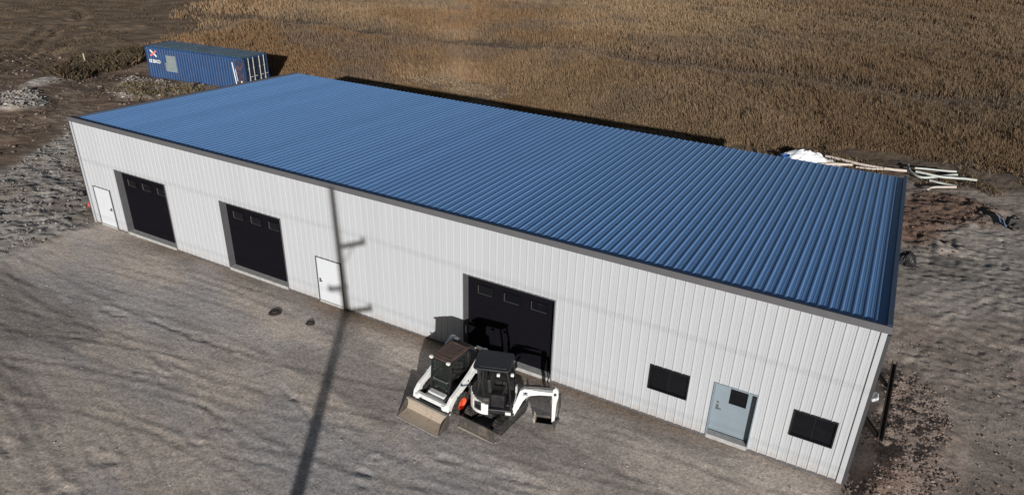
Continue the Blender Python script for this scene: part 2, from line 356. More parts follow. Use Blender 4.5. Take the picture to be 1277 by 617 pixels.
    tr2 = np.exp(-((y-2.0-(x-37)*.1)/.2)**2)*sstep(36.7, 36.9, x)*(1-sstep(37.8, 38.2, x)); z -= .2*tr2
    re = region(x, y, REG['reeds'], 2, 2, seed=6); z += re*.25*(fbm(x, y, .2, 3, 41)-.5)
    # level pad for the building
    pad = sstep(1.0, .0, np.maximum(np.maximum(-x-.1, x-36.7), np.maximum(-y-.1, y-15.4)))
    return z*(1-pad)+(-.03)*pad

def ground_c(x, y):
    col = lambda r, g, b: np.array((r, g, b))
    n1 = fbm(x, y, .12, 5, 51); n2 = fbm(x, y, .5, 4, 52)
    u, v = rot2(x, y, R(-14)); n3 = fbm(u*.3, v, .7, 5, 53)
    def mix(a, b, t): return a*(1-t[..., None])+b*t[..., None]
    c = np.ones(np.shape(x)+(3,))*col(.21, .155, .115)
    # yard
    tan, grey, dark = col(.53, .46, .405), col(.41, .395, .40), col(.30, .268, .248)
    yd = mix(np.ones_like(c)*tan, grey, .8*sstep(.40, .66, n3*.55+n1*.45+.16*sstep(18, 4, x)*sstep(-1, -5, y)-.06*sstep(-4.5, -.5, y)))
    yd = mix(yd, dark, .75*sstep(.52, .70, fbm(u*.3, v, .5, 6, 54)+.13*sstep(22, 4, x)*sstep(-3, -7, y)))
    yd = yd*(1-.16*(tyre_tracks(x, y)[1]*sstep(.25, .6, fbm(x, y, 6, 2, 15)))[..., None])
    yard = region(x, y, REG['yard'], .8, .8); yd = yd*(1-.14*(sstep(24, 8, x)*sstep(-3.5, -8, y))[..., None]); c = mix(c, yd, yard)
    rub = mix(np.ones_like(c)*col(.34, .315, .295), col(.25, .22, .195), sstep(.45, .62, n2)); c = mix(c, rub, region(x, y, REG['rubble'], .8, .8, seed=5))
    right = sstep(36.4, 37.2, x)
    rs = mix(np.ones_like(c)*col(.33, .28, .245), col(.255, .21, .183), sstep(.42, .6, n3)); c = mix(c, rs, right)
    br = mix(np.ones_like(c)*col(.185, .132, .10), col(.24, .185, .145), sstep(.45, .65, n2)); c = mix(c, br, region(x, y, REG['brown'], 1.2, 1.2, seed=2))
    fd = mix(np.ones_like(c)*col(.18, .13, .095), col(.24, .175, .12), sstep(.45, .6, n2)); c = mix(c, fd, region(x, y, REG['field_dirt'], 2, 1.5, seed=3))
    pale = mix(np.ones_like(c)*col(.52, .48, .44), col(.34, .31, .28), sstep(.5, .64, n2))
    for k, s in (('pale1', 31), ('pale2', 32)): c = mix(c, pale, region(x, y, REG[k], .5, .6, seed=s))
    c = mix(c, pale*.82, region(x, y, REG['pale3'], .6, .8, 1.2, seed=33)*sstep(.35, .55, n2+.1))
    c = mix(c, np.ones_like(c)*col(.15, .095, .07), .9*region(x, y, REG['soilR'], .6, 1.1, .8, seed=36))
    gr = mix(np.ones_like(c)*col(.42, .38, .34), col(.29, .26, .235), sstep(.45, .62, n2)); c = mix(c, gr, .8*np.maximum(region(x, y, REG['greyR'], .8, 1.2, .6, seed=42), region(x, y, REG['greyR2'], .6, .8, .8, seed=43)))
    c = mix(c, np.ones_like(c)*col(.26, .208, .18), region(x, y, REG['clods'], .4, .4, seed=34))
    c = mix(c, np.ones_like(c)*col(.19, .13, .105), .85*region(x, y, REG['mound'], .4, .3, seed=35))
    re = mix(np.ones_like(c)*col(.26, .18, .11), col(.2, .14, .09), sstep(.42, .6, n2)); c = mix(c, re, region(x, y, REG['reeds'], 1.5, 2, seed=6))
    c = mix(c, np.ones_like(c)*col(.14, .105, .075), region(x, y, REG['wild'], 1., 1.2, seed=39)*.8)
    c = mix(c, np.ones_like(c)*col(.30, .23, .165), .7*region(x, y, REG['matted'], 1., 1., .5, seed=44))
    for t in TRACK:
        d = line_d(x, y, t)+(n2-.5)*5; c = mix(c, np.ones_like(c)*col(.14, .115, .10), .8*np.exp(-(d/2.6)**2))
    return c*(.86+.28*fbm(x, y, 1.3, 4, 55))[..., None]

def axis(parts, grow, lim0, lim1):
    a = []
    for s, e, st in parts: a += list(np.arange(s, e, st))
    a.append(parts[-1][1]); st = grow
    while a[-1] < lim1: st *= 1.5; a.append(a[-1]+st)
    st = grow; lo = [a[0]]
    while lo[-1] > lim0: st *= 1.5; lo.append(lo[-1]-st)
    return np.array(lo[:0:-1]+a)
gx = axis([(-92, -25, .4), (-25, 6, .14), (6, 44, .09), (44, 62, .4)], 3, -1500, 1500)
gy = axis([(-14, 9, .09), (9, 34, .12), (34, 45, .25), (45, 180, .8)], 3, -1500, 2500)
X, Y = np.meshgrid(gx, gy); Z = ground_h(X, Y); CO = ground_c(X, Y)
ny, nx = X.shape; idx = np.arange(nx*ny).reshape(ny, nx)
F = np.stack([idx[:-1, :-1], idx[:-1, 1:], idx[1:, 1:], idx[1:, :-1]], -1).reshape(-1, 4)
gm = bpy.data.materials.new('dirt_and_gravel'); gm.use_nodes = True
nt = gm.node_tree; N = nt.nodes; L = nt.links; b = N['Principled BSDF']; b.inputs['Roughness'].default_value = .95; b.inputs['Specular IOR Level'].default_value = .15
at = N.new('ShaderNodeAttribute'); at.attribute_name = 'tint'; tc = N.new('ShaderNodeTexCoord')
na = N.new('ShaderNodeTexNoise'); na.inputs['Scale'].default_value = 9; na.inputs['Detail'].default_value = 6; na.inputs['Roughness'].default_value = .7; L.new(tc.outputs['Object'], na.inputs['Vector'])
mr = N.new('ShaderNodeMapRange'); mr.inputs[1].default_value = .3; mr.inputs[2].default_value = .7; mr.inputs[3].default_value = .68; mr.inputs[4].default_value = 1.34; L.new(na.outputs[0], mr.inputs[0])
vo = N.new('ShaderNodeTexVoronoi'); vo.inputs['Scale'].default_value = 24; L.new(tc.outputs['Object'], vo.inputs['Vector'])
mr2 = N.new('ShaderNodeMapRange'); mr2.inputs[1].default_value = 0; mr2.inputs[2].default_value = 1; mr2.inputs[3].default_value = .70; mr2.inputs[4].default_value = 1.30; L.new(vo.outputs['Color'], mr2.inputs[0])
mm = N.new('ShaderNodeMath'); mm.operation = 'MULTIPLY'; L.new(mr.outputs[0], mm.inputs[0]); L.new(mr2.outputs[0], mm.inputs[1])
mx = N.new('ShaderNodeMix'); mx.data_type = 'RGBA'; mx.blend_type = 'MULTIPLY'; mx.inputs[0].default_value = 1
L.new(at.outputs['Color'], mx.inputs[6]); L.new(mm.outputs[0], mx.inputs[7]); L.new(mx.outputs[2], b.inputs['Base Color'])
nb = N.new('ShaderNodeTexNoise'); nb.inputs['Scale'].default_value = 6; nb.inputs['Detail'].default_value = 9; nb.inputs['Roughness'].default_value = .68; L.new(tc.outputs['Object'], nb.inputs['Vector'])
bp = N.new('ShaderNodeBump'); bp.inputs['Strength'].default_value = .42; bp.inputs['Distance'].default_value = .05
L.new(nb.outputs[0], bp.inputs['Height']); L.new(bp.outputs[0], b.inputs['Normal'])
g = np_mesh('ground', np.stack([X, Y, Z], -1).reshape(-1, 3), F, gm, True, CO.reshape(-1, 3)); tag(g, kind='structure')
def gz(x, y): return float(ground_h(np.array([float(x)]), np.array([float(y)]))[0])

# ------------------------------------------------------------------ loose stones and clods (stuff)
def tint_mat(name, rough=.95, var=.25, scale=6):
    m = bpy.data.materials.new(name); m.use_nodes = True; nt = m.node_tree; N = nt.nodes; L = nt.links; b = N['Principled BSDF']
    b.inputs['Roughness'].default_value = rough; b.inputs['Specular IOR Level'].default_value = .15
    at = N.new('ShaderNodeAttribute'); at.attribute_name = 'tint'; tc = N.new('ShaderNodeTexCoord')
    n = N.new('ShaderNodeTexNoise'); n.inputs['Scale'].default_value = scale; n.inputs['Detail'].default_value = 4; L.new(tc.outputs['Object'], n.inputs['Vector'])
    r = N.new('ShaderNodeMapRange'); r.inputs[1].default_value = .3; r.inputs[2].default_value = .7; r.inputs[3].default_value = 1-var; r.inputs[4].default_value = 1+var; L.new(n.outputs[0], r.inputs[0])
    mx = N.new('ShaderNodeMix'); mx.data_type = 'RGBA'; mx.blend_type = 'MULTIPLY'; mx.inputs[0].default_value = 1
    L.new(at.outputs['Color'], mx.inputs[6]); L.new(r.outputs[0], mx.inputs[7]); L.new(mx.outputs[2], b.inputs['Base Color']); return m
t_ = (1+5**.5)/2
ICO = np.array([(-1, t_, 0), (1, t_, 0), (-1, -t_, 0), (1, -t_, 0), (0, -1, t_), (0, 1, t_), (0, -1, -t_), (0, 1, -t_), (t_, 0, -1), (t_, 0, 1), (-t_, 0, -1), (-t_, 0, 1)])/1.902
ICF = np.array([(0, 11, 5), (0, 5, 1), (0, 1, 7), (0, 7, 10), (0, 10, 11), (1, 5, 9), (5, 11, 4), (11, 10, 2), (10, 7, 6), (7, 1, 8), (3, 9, 4), (3, 4, 2), (3, 2, 6), (3, 6, 8), (3, 8, 9), (4, 9, 5), (2, 4, 11), (6, 2, 10), (8, 6, 7), (9, 8, 1)])
stone_m = tint_mat('stone_and_clod')
def stones(name, reg, n, r0, r1, cols, label_kind, pw=2.5, keep=None):
    poly = REG[reg]; xs = [p[0] for p in poly]; ys = [p[1] for p in poly]
    x = rng.uniform(max(min(xs), -60), min(max(xs), 50), n); y = rng.uniform(max(min(ys), -14), min(max(ys), 45), n)
    ok = (poly_sd(x, y, poly)+(fbm(x, y, .5, 3, 61)-.5)*1.5 > -.1) & (fbm(x, y, .7, 3, 62) > .40)
    ok &= ~((x > -.3) & (x < 36.75) & (y > -.2) & (y < 15.5))
    x = x[ok]; y = y[ok]; k = len(x); z = ground_h(x, y)
    r = r0+(r1-r0)*rng.random(k)**pw
    V = ICO[None]*(1+.45*(rng.random((k, 12, 1))-.5)); V = V*np.stack([r*rng.uniform(.8, 1.5, k), r*rng.uniform(.8, 1.3, k), r*rng.uniform(.55, .95, k)], -1)[:, None]
    a = rng.uniform(0, 6.28, k); ca, sa = np.cos(a)[:, None], np.sin(a)[:, None]
    V = np.stack([V[..., 0]*ca-V[..., 1]*sa, V[..., 0]*sa+V[..., 1]*ca, V[..., 2]], -1)+np.stack([x, y, z+r*.25], -1)[:, None]
    Fs = (ICF[None]+(np.arange(k)*12)[:, None, None]).reshape(-1, 3)
    cs = np.array(cols)[rng.integers(0, len(cols), k)]*rng.uniform(.75, 1.2, (k, 1)); cs = np.repeat(cs, 12, 0)
    o = np_mesh(name, V.reshape(-1, 3), Fs, stone_m, False, cs); tag(o, kind='stuff'); return o
GRY = [(.30, .275, .255), (.26, .235, .215), (.33, .31, .29), (.24, .205, .18)]
BRN = [(.22, .17, .145), (.2, .15, .125), (.26, .215, .185), (.27, .235, .21)]
stones('rubble', 'rubble', 6000, .015, .07, GRY, 'rubble')
stones('rubble', 'pale1', 1600, .03, .14, [(.42, .39, .36), (.33, .31, .29), (.24, .22, .2)], 'rubble')
stones('rubble', 'pale3', 1500, .04, .14, [(.36, .33, .29), (.27, .24, .21), (.15, .12, .1)], 'rubble')
stones('dirt', 'clods', 3500, .015, .06, [(.2, .155, .13), (.17, .13, .11), (.23, .185, .16)], 'clods')
stones('dirt', 'soilR', 900, .015, .07, [(.17, .115, .09), (.2, .14, .115)], 'clods')
stones('dirt', 'brown', 2600, .03, .14, BRN[:3], 'clods')
stones('gravel', 'yard', 3000, .008, .026, [(.46, .41, .37), (.4, .385, .38), (.3, .27, .25)], 'gravel', 4)
stones('gravel', 'stripR', 2500, .012, .045, BRN, 'gravel', 3)

# ------------------------------------------------------------------ reeds and dry grass (stuff)
reed_m = tint_mat('dry_reed', .85, .12, 2)
_nt = reed_m.node_tree; _b = _nt.nodes['Principled BSDF']; _src = _b.inputs['Base Color'].links[0].from_socket
_tr = _nt.nodes.new('ShaderNodeBsdfTranslucent'); _nt.links.new(_src, _tr.inputs['Color'])
_ms = _nt.nodes.new('ShaderNodeMixShader'); _ms.inputs[0].default_value = .42
_nt.links.new(_b.outputs[0], _ms.inputs[1]); _nt.links.new(_tr.outputs[0], _ms.inputs[2])
_nt.links.new(_ms.outputs[0], _nt.nodes['Material Output'].inputs['Surface'])
def blades(name, x, y, h, wd, cols, lean=.25, m=reed_m):
    k = len(x); z = ground_h(x, y)-.03
    a = rng.uniform(0, 6.28, k); dx, dy = np.cos(a)*wd*.5, np.sin(a)*wd*.5
    lx = rng.normal(0, lean, k)*h-.10*h; ly = rng.normal(0, lean, k)*h
    b0 = np.stack([x-dx*.5, y-dy*.5, z], -1); b1 = np.stack([x+dx*.5, y+dy*.5, z], -1)
    mu = np.stack([x+lx*.45+dx, y+ly*.45+dy, z+h*.62], -1); tp = np.stack([x+lx, y+ly, z+h], -1)
    V = np.stack([b0, b1, mu, tp], 1).reshape(-1, 3); Fq = np.arange(4*k).reshape(k, 4)
    o = np_mesh(name, V, Fq, m, False, np.repeat(cols, 4, 0)); tag(o, kind='stuff'); return o
def reed_sample(n, ymin, ymax):
    # even density over what the camera sees: more stems near, fewer and coarser far away
    d = 1/(1/rng.uniform(0, 1, n)*0+rng.uniform(1/ (ymax), 1/(ymin), n)); ang = rng.uniform(R(-70), R(16), n)
    return CAM[0]+np.sin(ang)*d, CAM[1]+np.cos(ang)*d, d
x, y, d = reed_sample(2300000, 50, 215)
reg = poly_sd(x, y, REG['reeds'])+(fbm(x, y, .25, 4, 71)-.5)*(5+16*sstep(-38, -60, x))
dens = fbm(x, y, .16, 4, 72); tr = np.zeros(len(x))
tq = [line_d(x, y, t)+(fbm(x, y, .3, 3, 73)-.5)*4 for t in TRACK]
tr = np.maximum(np.exp(-(tq[0]/3.2)**2), .9*np.exp(-(tq[1]/1.6)**2))
mt = region(x, y, REG['matted'], 1.2, 1., .5, seed=44)
ok = (reg > 0) & (rng.random(len(x)) > .92*tr) & (rng.random(len(x)) > .95*mt) & (rng.random(len(x)) < .35+1.5*(dens-.2)) & (x > -110) & (x < 75) & ((x > -36) | (rng.random(len(x)) < .1+.9*sstep(0, 16, reg)))
x, y, d, reg, tr, mt, dens = [q[ok] for q in (x, y, d, reg, tr, mt, dens)]
h = (.45+.65*rng.random(len(x)))*(.6+.8*dens)*np.clip(.35+reg/7, .35, 1.15)*(.7+.65*fbm(x, y, .8, 3, 77))*(1-.7*tr)*(1-.7*mt)
warm, red, dull, grey = np.array((.43, .305, .19)), np.array((.33, .212, .12)), np.array((.185, .135, .09)), np.array((.24, .19, .15))
t1 = sstep(.38, .62, fbm(x, y, .05, 4, 74))[:, None]; t2 = sstep(.5, .68, fbm(x, y, .12, 4, 75))[:, None]
far_right = sstep(-12, 40, x)[:, None]*.7
cols = warm*(1-t1)+red*t1; cols = cols*(1-.6*t2)+grey*.6*t2; cols = cols*(1-far_right)+dull*far_right
cols = cols*(1-tr[:, None]*.8)+grey*.7*tr[:, None]*.8
cols = cols*rng.uniform(.8, 1.15, (len(x), 1))
blades('reeds', x, y, h, .022+.0009*d*rng.uniform(.6, 1.5, len(x)), cols, .14)
# short stubble on the dirt, weeds round the container and behind the shed
def patch(name, reg_, n, h0, h1, cl, wd=.05, thr=.5, ns=.5):
    poly = REG[reg_]; xs = [p[0] for p in poly]; ys = [p[1] for p in poly]
    x = rng.uniform(max(min(xs), -105), min(max(xs), 55), n); y = rng.uniform(max(min(ys), -14), min(max(ys), 95), n)
    ok = (poly_sd(x, y, poly)+(fbm(x, y, .4, 3, 81)-.5)*3 > 0) & (fbm(x, y, ns, 4, 82) > thr); x = x[ok]; y = y[ok]
    cs = np.array(cl)[rng.integers(0, len(cl), len(x))]*rng.uniform(.6, 1.25, (len(x), 1))
    blades(name, x, y, rng.uniform(h0, h1, len(x)), wd*rng.uniform(.6, 1.6, len(x)), cs, .45)
patch('dry_grass', 'field_dirt', 90000, .06, .28, [(.17, .125, .085), (.20, .15, .095), (.13, .098, .07)], .09, .5, .3)
patch('dry_grass', 'weeds', 9000, .3, .9, [(.15, .11, .07), (.21, .16, .10), (.10, .08, .06)], .09, .3)
patch('dry_grass', 'pale3', 3000, .1, .4, [(.34, .28, .18), (.28, .23, .14), (.22, .2, .11)], .07, .52)
patch('dry_grass', 'matted', 9000, .08, .25, [(.38, .29, .20), (.33, .25, .17)], .12, .4)
patch('dry_grass', 'wild', 12000, .08, .4, [(.20, .14, .085), (.13, .095, .065), (.26, .19, .12)], .08, .47)
patch('dry_grass', 'brown', 9000, .1, .35, [(.2, .15, .09), (.15, .11, .075)], .08, .57)
n = 26000; x = rng.uniform(-26, 36, n); y = rng.uniform(17, 35, n); ok = (fbm(x, y, .3, 3, 83) > .4) & ~((x > -29.5) & (x < -14.5) & (y > 22) & (y < 29.6)); x, y = x[ok], y[ok]
blades('dry_grass', x, y, rng.uniform(.12, .45, len(x)), .09*rng.uniform(.6, 1.5, len(x)), np.array([(.26, .19, .12)])*rng.uniform(.6, 1.2, (len(x), 1)), .4)

# ------------------------------------------------------------------ the metal building
BL, BD, BH, BB = 36.58, 15.24, 5.55, 5.02      # length, depth, roof sheet height at front and back
bld = empty('metal_building', (0, 0, 0), 0, 'long white corrugated steel shed with a blue standing seam roof and charcoal trim', 'building')
GD = [(2.72, 6.38, 3.40), (10.10, 13.76, 3.40), (22.98, 26.70, 3.38)]
MD = [(.56, 1.88, 2.12), (15.62, 16.98, 2.12)]
OD = (32.45, 33.76, 2.13); WN = [(30.34, 31.60, 1.16, 2.05), (34.90, 36.08, 1.17, 2.06)]
OPEN = [(a, b_, 0., c_) for a, b_, c_ in GD+MD+[OD]]+WN
def rib_profile(x0, x1, pitch=.3048):
    pts = []; k = 0; x = x0
    while x < x1-.02:
        for dx, dy in ((.0, 0), (.095, 0), (.10, .007), (.115, .007), (.12, 0), (.175, 0), (.18, .007), (.195, .007), (.2, 0), (.232, 0), (.252, .027), (.277, .027), (.297, 0)):
            if x+dx < x1: pts.append((x+dx, dy))
        x += pitch
    pts.append((x1, 0)); return pts
def corr_wall(p0, p1, h0, h1, opens=(), nrm=(0, -1)):
    """sheet wall from p0 to p1 in plan; heights h0..h1; openings in run coordinates"""
    p0 = Vector(p0); p1 = Vector(p1); Ln = (p1-p0).length; d = (p1-p0)/Ln; nv = Vector((*nrm, 0))
    prof = rib_profile(0, Ln); xs = dict(prof)
    for a, b_, _, _ in opens:
        for e in (a, b_):
            ks = sorted(xs); lo = max(k for k in ks if k <= e); hi = min(k for k in ks if k >= e)
            t = 0 if hi == lo else (e-lo)/(hi-lo); xs[e] = xs[lo]*(1-t)+xs[hi]*t
    X = sorted(xs); zc = sorted({0.}|{o[2] for o in opens}|{o[3] for o in opens}); mb = MB(); vid = {}
    def V(i, zk):
        if (i, zk) not in vid:
            q = p0+d*X[i]+nv*xs[X[i]]; zz = (h0+(h1-h0)*X[i]/Ln) if zk == 'top' else zk
            vid[(i, zk)] = len(mb.v); mb.v.append((q.x, q.y, zz))
        return vid[(i, zk)]
    zl = zc+['top']
    for i in range(len(X)-1):
        xm = (X[i]+X[i+1])/2
        for z0, z1 in zip(zl[:-1], zl[1:]):
            zm = z0+.01
            if any(a < xm < b_ and c_ <= zm < e for a, b_, c_, e in opens): continue
            mb.f.append((V(i, z0), V(i+1, z0), V(i+1, z1), V(i, z1)))
    return mb
corr_wall((0, 0, 0), (BL, 0, 0), BH-.02, BH-.02, OPEN).build('wall', M['wall'], bld)
corr_wall((BL, 0, 0), (BL, BD, 0), BH-.02, BB-.02, (), (1, 0)).build('wall', M['wall'], bld)
corr_wall((0, BD, 0), (BL, BD, 0), BB-.02, BB-.02, (), (0, 1)).build('wall', M['wall'], bld)
corr_wall((0, 0, 0), (0, BD, 0), BH-.02, BB-.02, (), (-1, 0)).build('wall', M['wall'], bld)
# roof: standing seams run from the front eave to the back
rp = []; xk = .08; pitch = .3048
while xk < BL-.42:
    rp += [(xk, 0), (xk+.072, .0), (xk+.078, .006), (xk+.094, .006), (xk+.10, 0), (xk+.146, 0), (xk+.152, .006), (xk+.168, .006), (xk+.174, 0), (xk+.205, 0), (xk+.236, .031), (xk+.268, .031), (xk+.300, 0)]; xk += pitch
rp = [p_ for p_ in rp if p_[0] < BL-.17]+[(BL-.16, 0), (BL-.02, 0)]
rp = [(.02, 0)]+rp
mb = MB(); ys = [0.02, BD+.16]; zr = lambda y_: BH+(BB-BH)*y_/BD
for y_ in ys:
    for x_, dz in rp: mb.v.append((x_, y_, zr(y_)+dz))
nr = len(rp)
for i in range(nr-1): mb.f.append((i, i+1, nr+i+1, nr+i))
mb.build('roof', M['roof'], bld)
# fascia: front eave, rakes, back eave (butted)
mb = MB(); mb.prism([(-.09, BH-.10), (.018, BH-.10), (.018, BH+.105), (-.09, BH+.125)], 'x', -.12, BL+.12).build('eave_trim', M['trim'], bld)
mb = MB(); mb.prism([(.02, BH-.17), (BD+.16, zr(BD+.16)-.17), (BD+.16, zr(BD+.16)+.12), (.02, BH+.12)], 'x', BL-.018, BL+.115).build('rake_trim', M['rake'], bld)
mb = MB(); mb.prism([(.02, BH-.17), (BD+.16, zr(BD+.16)-.17), (BD+.16, zr(BD+.16)+.06), (.02, BH+.06)], 'x', -.115, .018).build('rake_trim', M['trim'], bld)
mb = MB(); mb.box(-.11, BL+.11, BD+.165, BD+.2, BB-.2, BB-.03).build('gutter', M['trim'], bld)
for xa, xb in ((-.05, .10), (BL-.10, BL+.05)):
    mb = MB(); mb.box(xa, xb, -.05, -.036, -.02, BH-.1)
    if xa < 0: mb.box(-.05, -.036, -.034, .1, -.02, BH-.18)
    else: mb.box(BL+.036, BL+.05, -.034, .1, -.02, BH-.18)
    mb.build('corner_trim', M['wall'], bld)
    mb = MB(); s = 1 if xa > 0 else -1; xo = BL if xa > 0 else 0
    mb.box(min(xo+s*.052, xo+s*.15), max(xo+s*.052, xo+s*.15), -.045, .12, 0, BH-.18); mb.build('downspout', M['downspout'], bld, .008)
e = sorted([0, BL]+[q for a in GD+MD+[OD] for q in a[:2]])
for a, b_ in zip(e[0::2], e[1::2]): MB().box(a, b_, -.03, .0, -.05, .035).build('base_trim', M['trim'], bld)
# overhead doors
DY = .30
for a, b_, hh in GD:
    mb = MB(); mb.box(a-.03, a, -.04, DY+.06, .0, hh); mb.box(b_, b_+.03, -.04, DY+.06, .0, hh); mb.box(a-.03, b_+.03, -.04, DY+.06, hh, hh+.03)
    mb.build('door_frame', M['lintel'], bld)
    mb = MB(); n_ = 5; sh = hh/n_
    for k in range(n_):
        mb.prism([(DY, k*sh), (DY+.05, k*sh), (DY+.05, (k+1)*sh-.004), (DY, (k+1)*sh-.004), (DY-.006, (k+.93)*sh), (DY-.006, (k+.07)*sh)], 'x', a+.005, b_-.005)
    dr = mb.build('garage_door', M['door_black'], bld)
    for k in range(3):
        cx = a+(b_-a)*(.205+.30*k); z0 = hh-.80; mb = MB(); ww, wh = .62, .34
        xa, xb, za, zb = cx-ww/2, cx+ww/2, z0, z0+wh
        mb.box(xa-.04, xb+.04, DY-.05, DY-.008, za-.04, za); mb.box(xa-.04, xb+.04, DY-.05, DY-.008, zb, zb+.04); mb.box(xa-.04, xa, DY-.05, DY-.008, za, zb); mb.box(xb, xb+.04, DY-.05, DY-.008, za, zb)
        wo = mb.build('window_frame', M['door_black'], dr)
        mb = MB(); mb.box(xa, xa+.004, DY-.044, DY-.008, za+.004, zb); mb.box(xb-.004, xb, DY-.044, DY-.008, za+.004, zb); mb.box(xa, xb, DY-.044, DY-.008, za, za+.004); mb.box(xa+.004, xb-.004, DY-.044, DY-.008, zb-.004, zb)
        mb.build('bead', M['frame_pale'], dr)
        mb = MB(); mb.box(cx-ww/2+.022, cx+ww/2-.022, DY-.013, DY-.0075, z0+.022, z0+wh); mb.build('pane', M['glass'], dr)
    mb = MB(); mb.box(a+.001, b_-.001, -.05, DY-.008, -.1, .11); mb.build('door_sill', M['concrete'], bld, .01)
for i, (a, b_, hh) in enumerate(MD):
    mb = MB(); mb.box(a-.035, a+.03, -.045, .06, 0, hh); mb.box(b_-.03, b_+.035, -.045, .06, 0, hh); mb.box(a-.035, b_+.035, -.045, .06, hh, hh+.04)
    mb.build('door_frame', M['frame_dark'] if i == 2 else M['trim'], bld)
    mb = MB(); mb.box(a+.03, b_-.03, -.026, .03, .09, hh); dr = mb.build('door', M['door_white'], bld)
    mb = MB(); hx = (b_-.16) if i == 0 else (a+.16); mb.box(hx-.05, hx+.05, -.055, -.028, .98, 1.16); mb.tube([(hx-.02, -.085, 1.04), (hx+.12*(1 if i else -1), -.085, 1.04)], .018, 6); mb.tube([(hx, -.09, 1.04), (hx, -.03, 1.04)], .015, 6)
    mb.build('handle', M['metal'], dr)
    mb = MB(); mb.box(a+.03, b_-.03, -.05, .03, -.05, .08); mb.build('door_sill', M['concrete'], bld)
a, b_, hh = OD; dy = .22
mb = MB(); mb.box(a-.03, a, -.045, dy+.05, 0, hh); mb.box(b_, b_+.03, -.045, dy+.05, 0, hh); mb.box(a-.03, b_+.03, -.045, dy+.05, hh, hh+.04); mb.build('door_frame', M['door_grey'], bld)
mb = MB(); pa, pb, pz0, pz1 = a+.47, a+1.02, 1.36, 2.0
mb.box(a, b_, dy, dy+.045, .14, pz0); mb.box(a, b_, dy, dy+.045, pz1, hh); mb.box(a, pa, dy, dy+.045, pz0, pz1); mb.box(pb, b_, dy, dy+.045, pz0, pz1)
mb.box(a+.001, b_-.001, dy-.012, dy, .15, .20)
dr = mb.build('door', M['door_grey'], bld)
mb = MB(); mb.box(pa, pb, dy+.012, dy+.02, pz0, pz1); mb.build('pane', M['glass'], dr)
mb = MB(); mb.box(a+.12, a+.19, dy-.02, dy-.001, 1.0, 1.2); mb.tube([(a+.15, dy-.06, 1.06), (a+.30, dy-.06, 1.06)], .018, 6); mb.tube([(a+.155, dy-.07, 1.06), (a+.155, dy, 1.06)], .016, 6); mb.tube([(a+.155, dy-.03, 1.30), (a+.155, dy, 1.30)], .035, 8); mb.build('handle', M['metal'], dr)
mb = MB(); mb.box(a, b_, -.06, dy-.013, -.06, .12); mb.build('door_sill', M['concrete'], bld)
for a, b_, z0, z1 in WN:
    mb = MB(); t = .04
    mb.box(a-t, b_+t, -.045, .06, z0-t, z0); mb.box(a-t, b_+t, -.045, .06, z1, z1+t); mb.box(a-t, a, -.045, .06, z0, z1); mb.box(b_, b_+t, -.045, .06, z0, z1)
    mb.box((a+b_)/2-.012, (a+b_)/2+.012, .015, .05, z0, z1)
    wf = mb.build('window', M['window_black'], bld)
    mb = MB(); mb.box(a, b_, .028, .035, z0, z1); mb.build('pane', M['glass'], wf)
mb = MB(); mb.box(.1, BL-.1, .45, .47, 0, BH-.3); mb.build('inner_lining', M['tarp_dark'], bld)

# ------------------------------------------------------------------ shipping container
ctr = empty('shipping_container', (-28.1, 23.75, -.47), math.atan2(1.17, 12.0), 'faded blue shipping container with a grey repainted patch, standing behind the shed', 'container')
CL, CW, CH = 12.05, 3.0, 3.03
mb = MB()
mb.box(0, .12, 0, .12, 0, CH); mb.box(CL-.12, CL, 0, .12, 0, CH); mb.box(0, .12, CW-.12, CW, 0, CH); mb.box(CL-.12, CL, CW-.12, CW, 0, CH)
mb.box(.12, CL-.12, .0, .06, CH-.14, CH); mb.box(.12, CL-.12, .0, .06, 0, .16); mb.box(.12, CL-.12, CW-.06, CW, CH-.14, CH); mb.box(.12, CL-.12, CW-.06, CW, 0, .16)
mb.box(0, .1, .12, CW-.12, CH-.14, CH); mb.box(0, .1, .12, CW-.12, 0, .16); mb.box(CL-.08, CL, .12, CW-.12, CH-.16, CH); mb.box(CL-.08, CL, .12, CW-.12, 0, .16)
mb.build('frame', M['cblue'], ctr, .01)
def corr(Ln, y0, dep, z0, z1, flip):
    mb = MB(); x = .12; k = 0; pts = []
    while x < Ln-.12:
        for dx, q in ((0, 0), (.11, 0), (.16, 1), (.27, 1)):
            if x+dx < Ln-.12: pts.append((x+dx, q*dep))
        x += .32
    pts.append((Ln-.12, 0))
    for x_, q in pts: mb.v += [(x_, y0+q*flip, z0), (x_, y0+q*flip, z1)]
    for i in range(len(pts)-1): mb.f.append((2*i, 2*i+2, 2*i+3, 2*i+1))
    return mb
corr(CL, .012, .045, .16, CH-.14, 1).build('side_panel', M['cblue'], ctr)
corr(CL, CW-.012, .045, .16, CH-.14, -1).build('side_panel', M['cblue'], ctr)
mb = MB(); mb.box(.03, .06, .12, CW-.12, .16, CH-.14); mb.build('end_panel', M['cblue'], ctr)
mb = MB(); mb.box(.1, CL-.08, .06, CW-.06, CH-.05, CH-.02)
for k in range(18): mb.box(.4+k*.63, .7+k*.63, .25, CW-.25, CH-.02, CH-.005)
mb.build('roof', M['croof'], ctr)
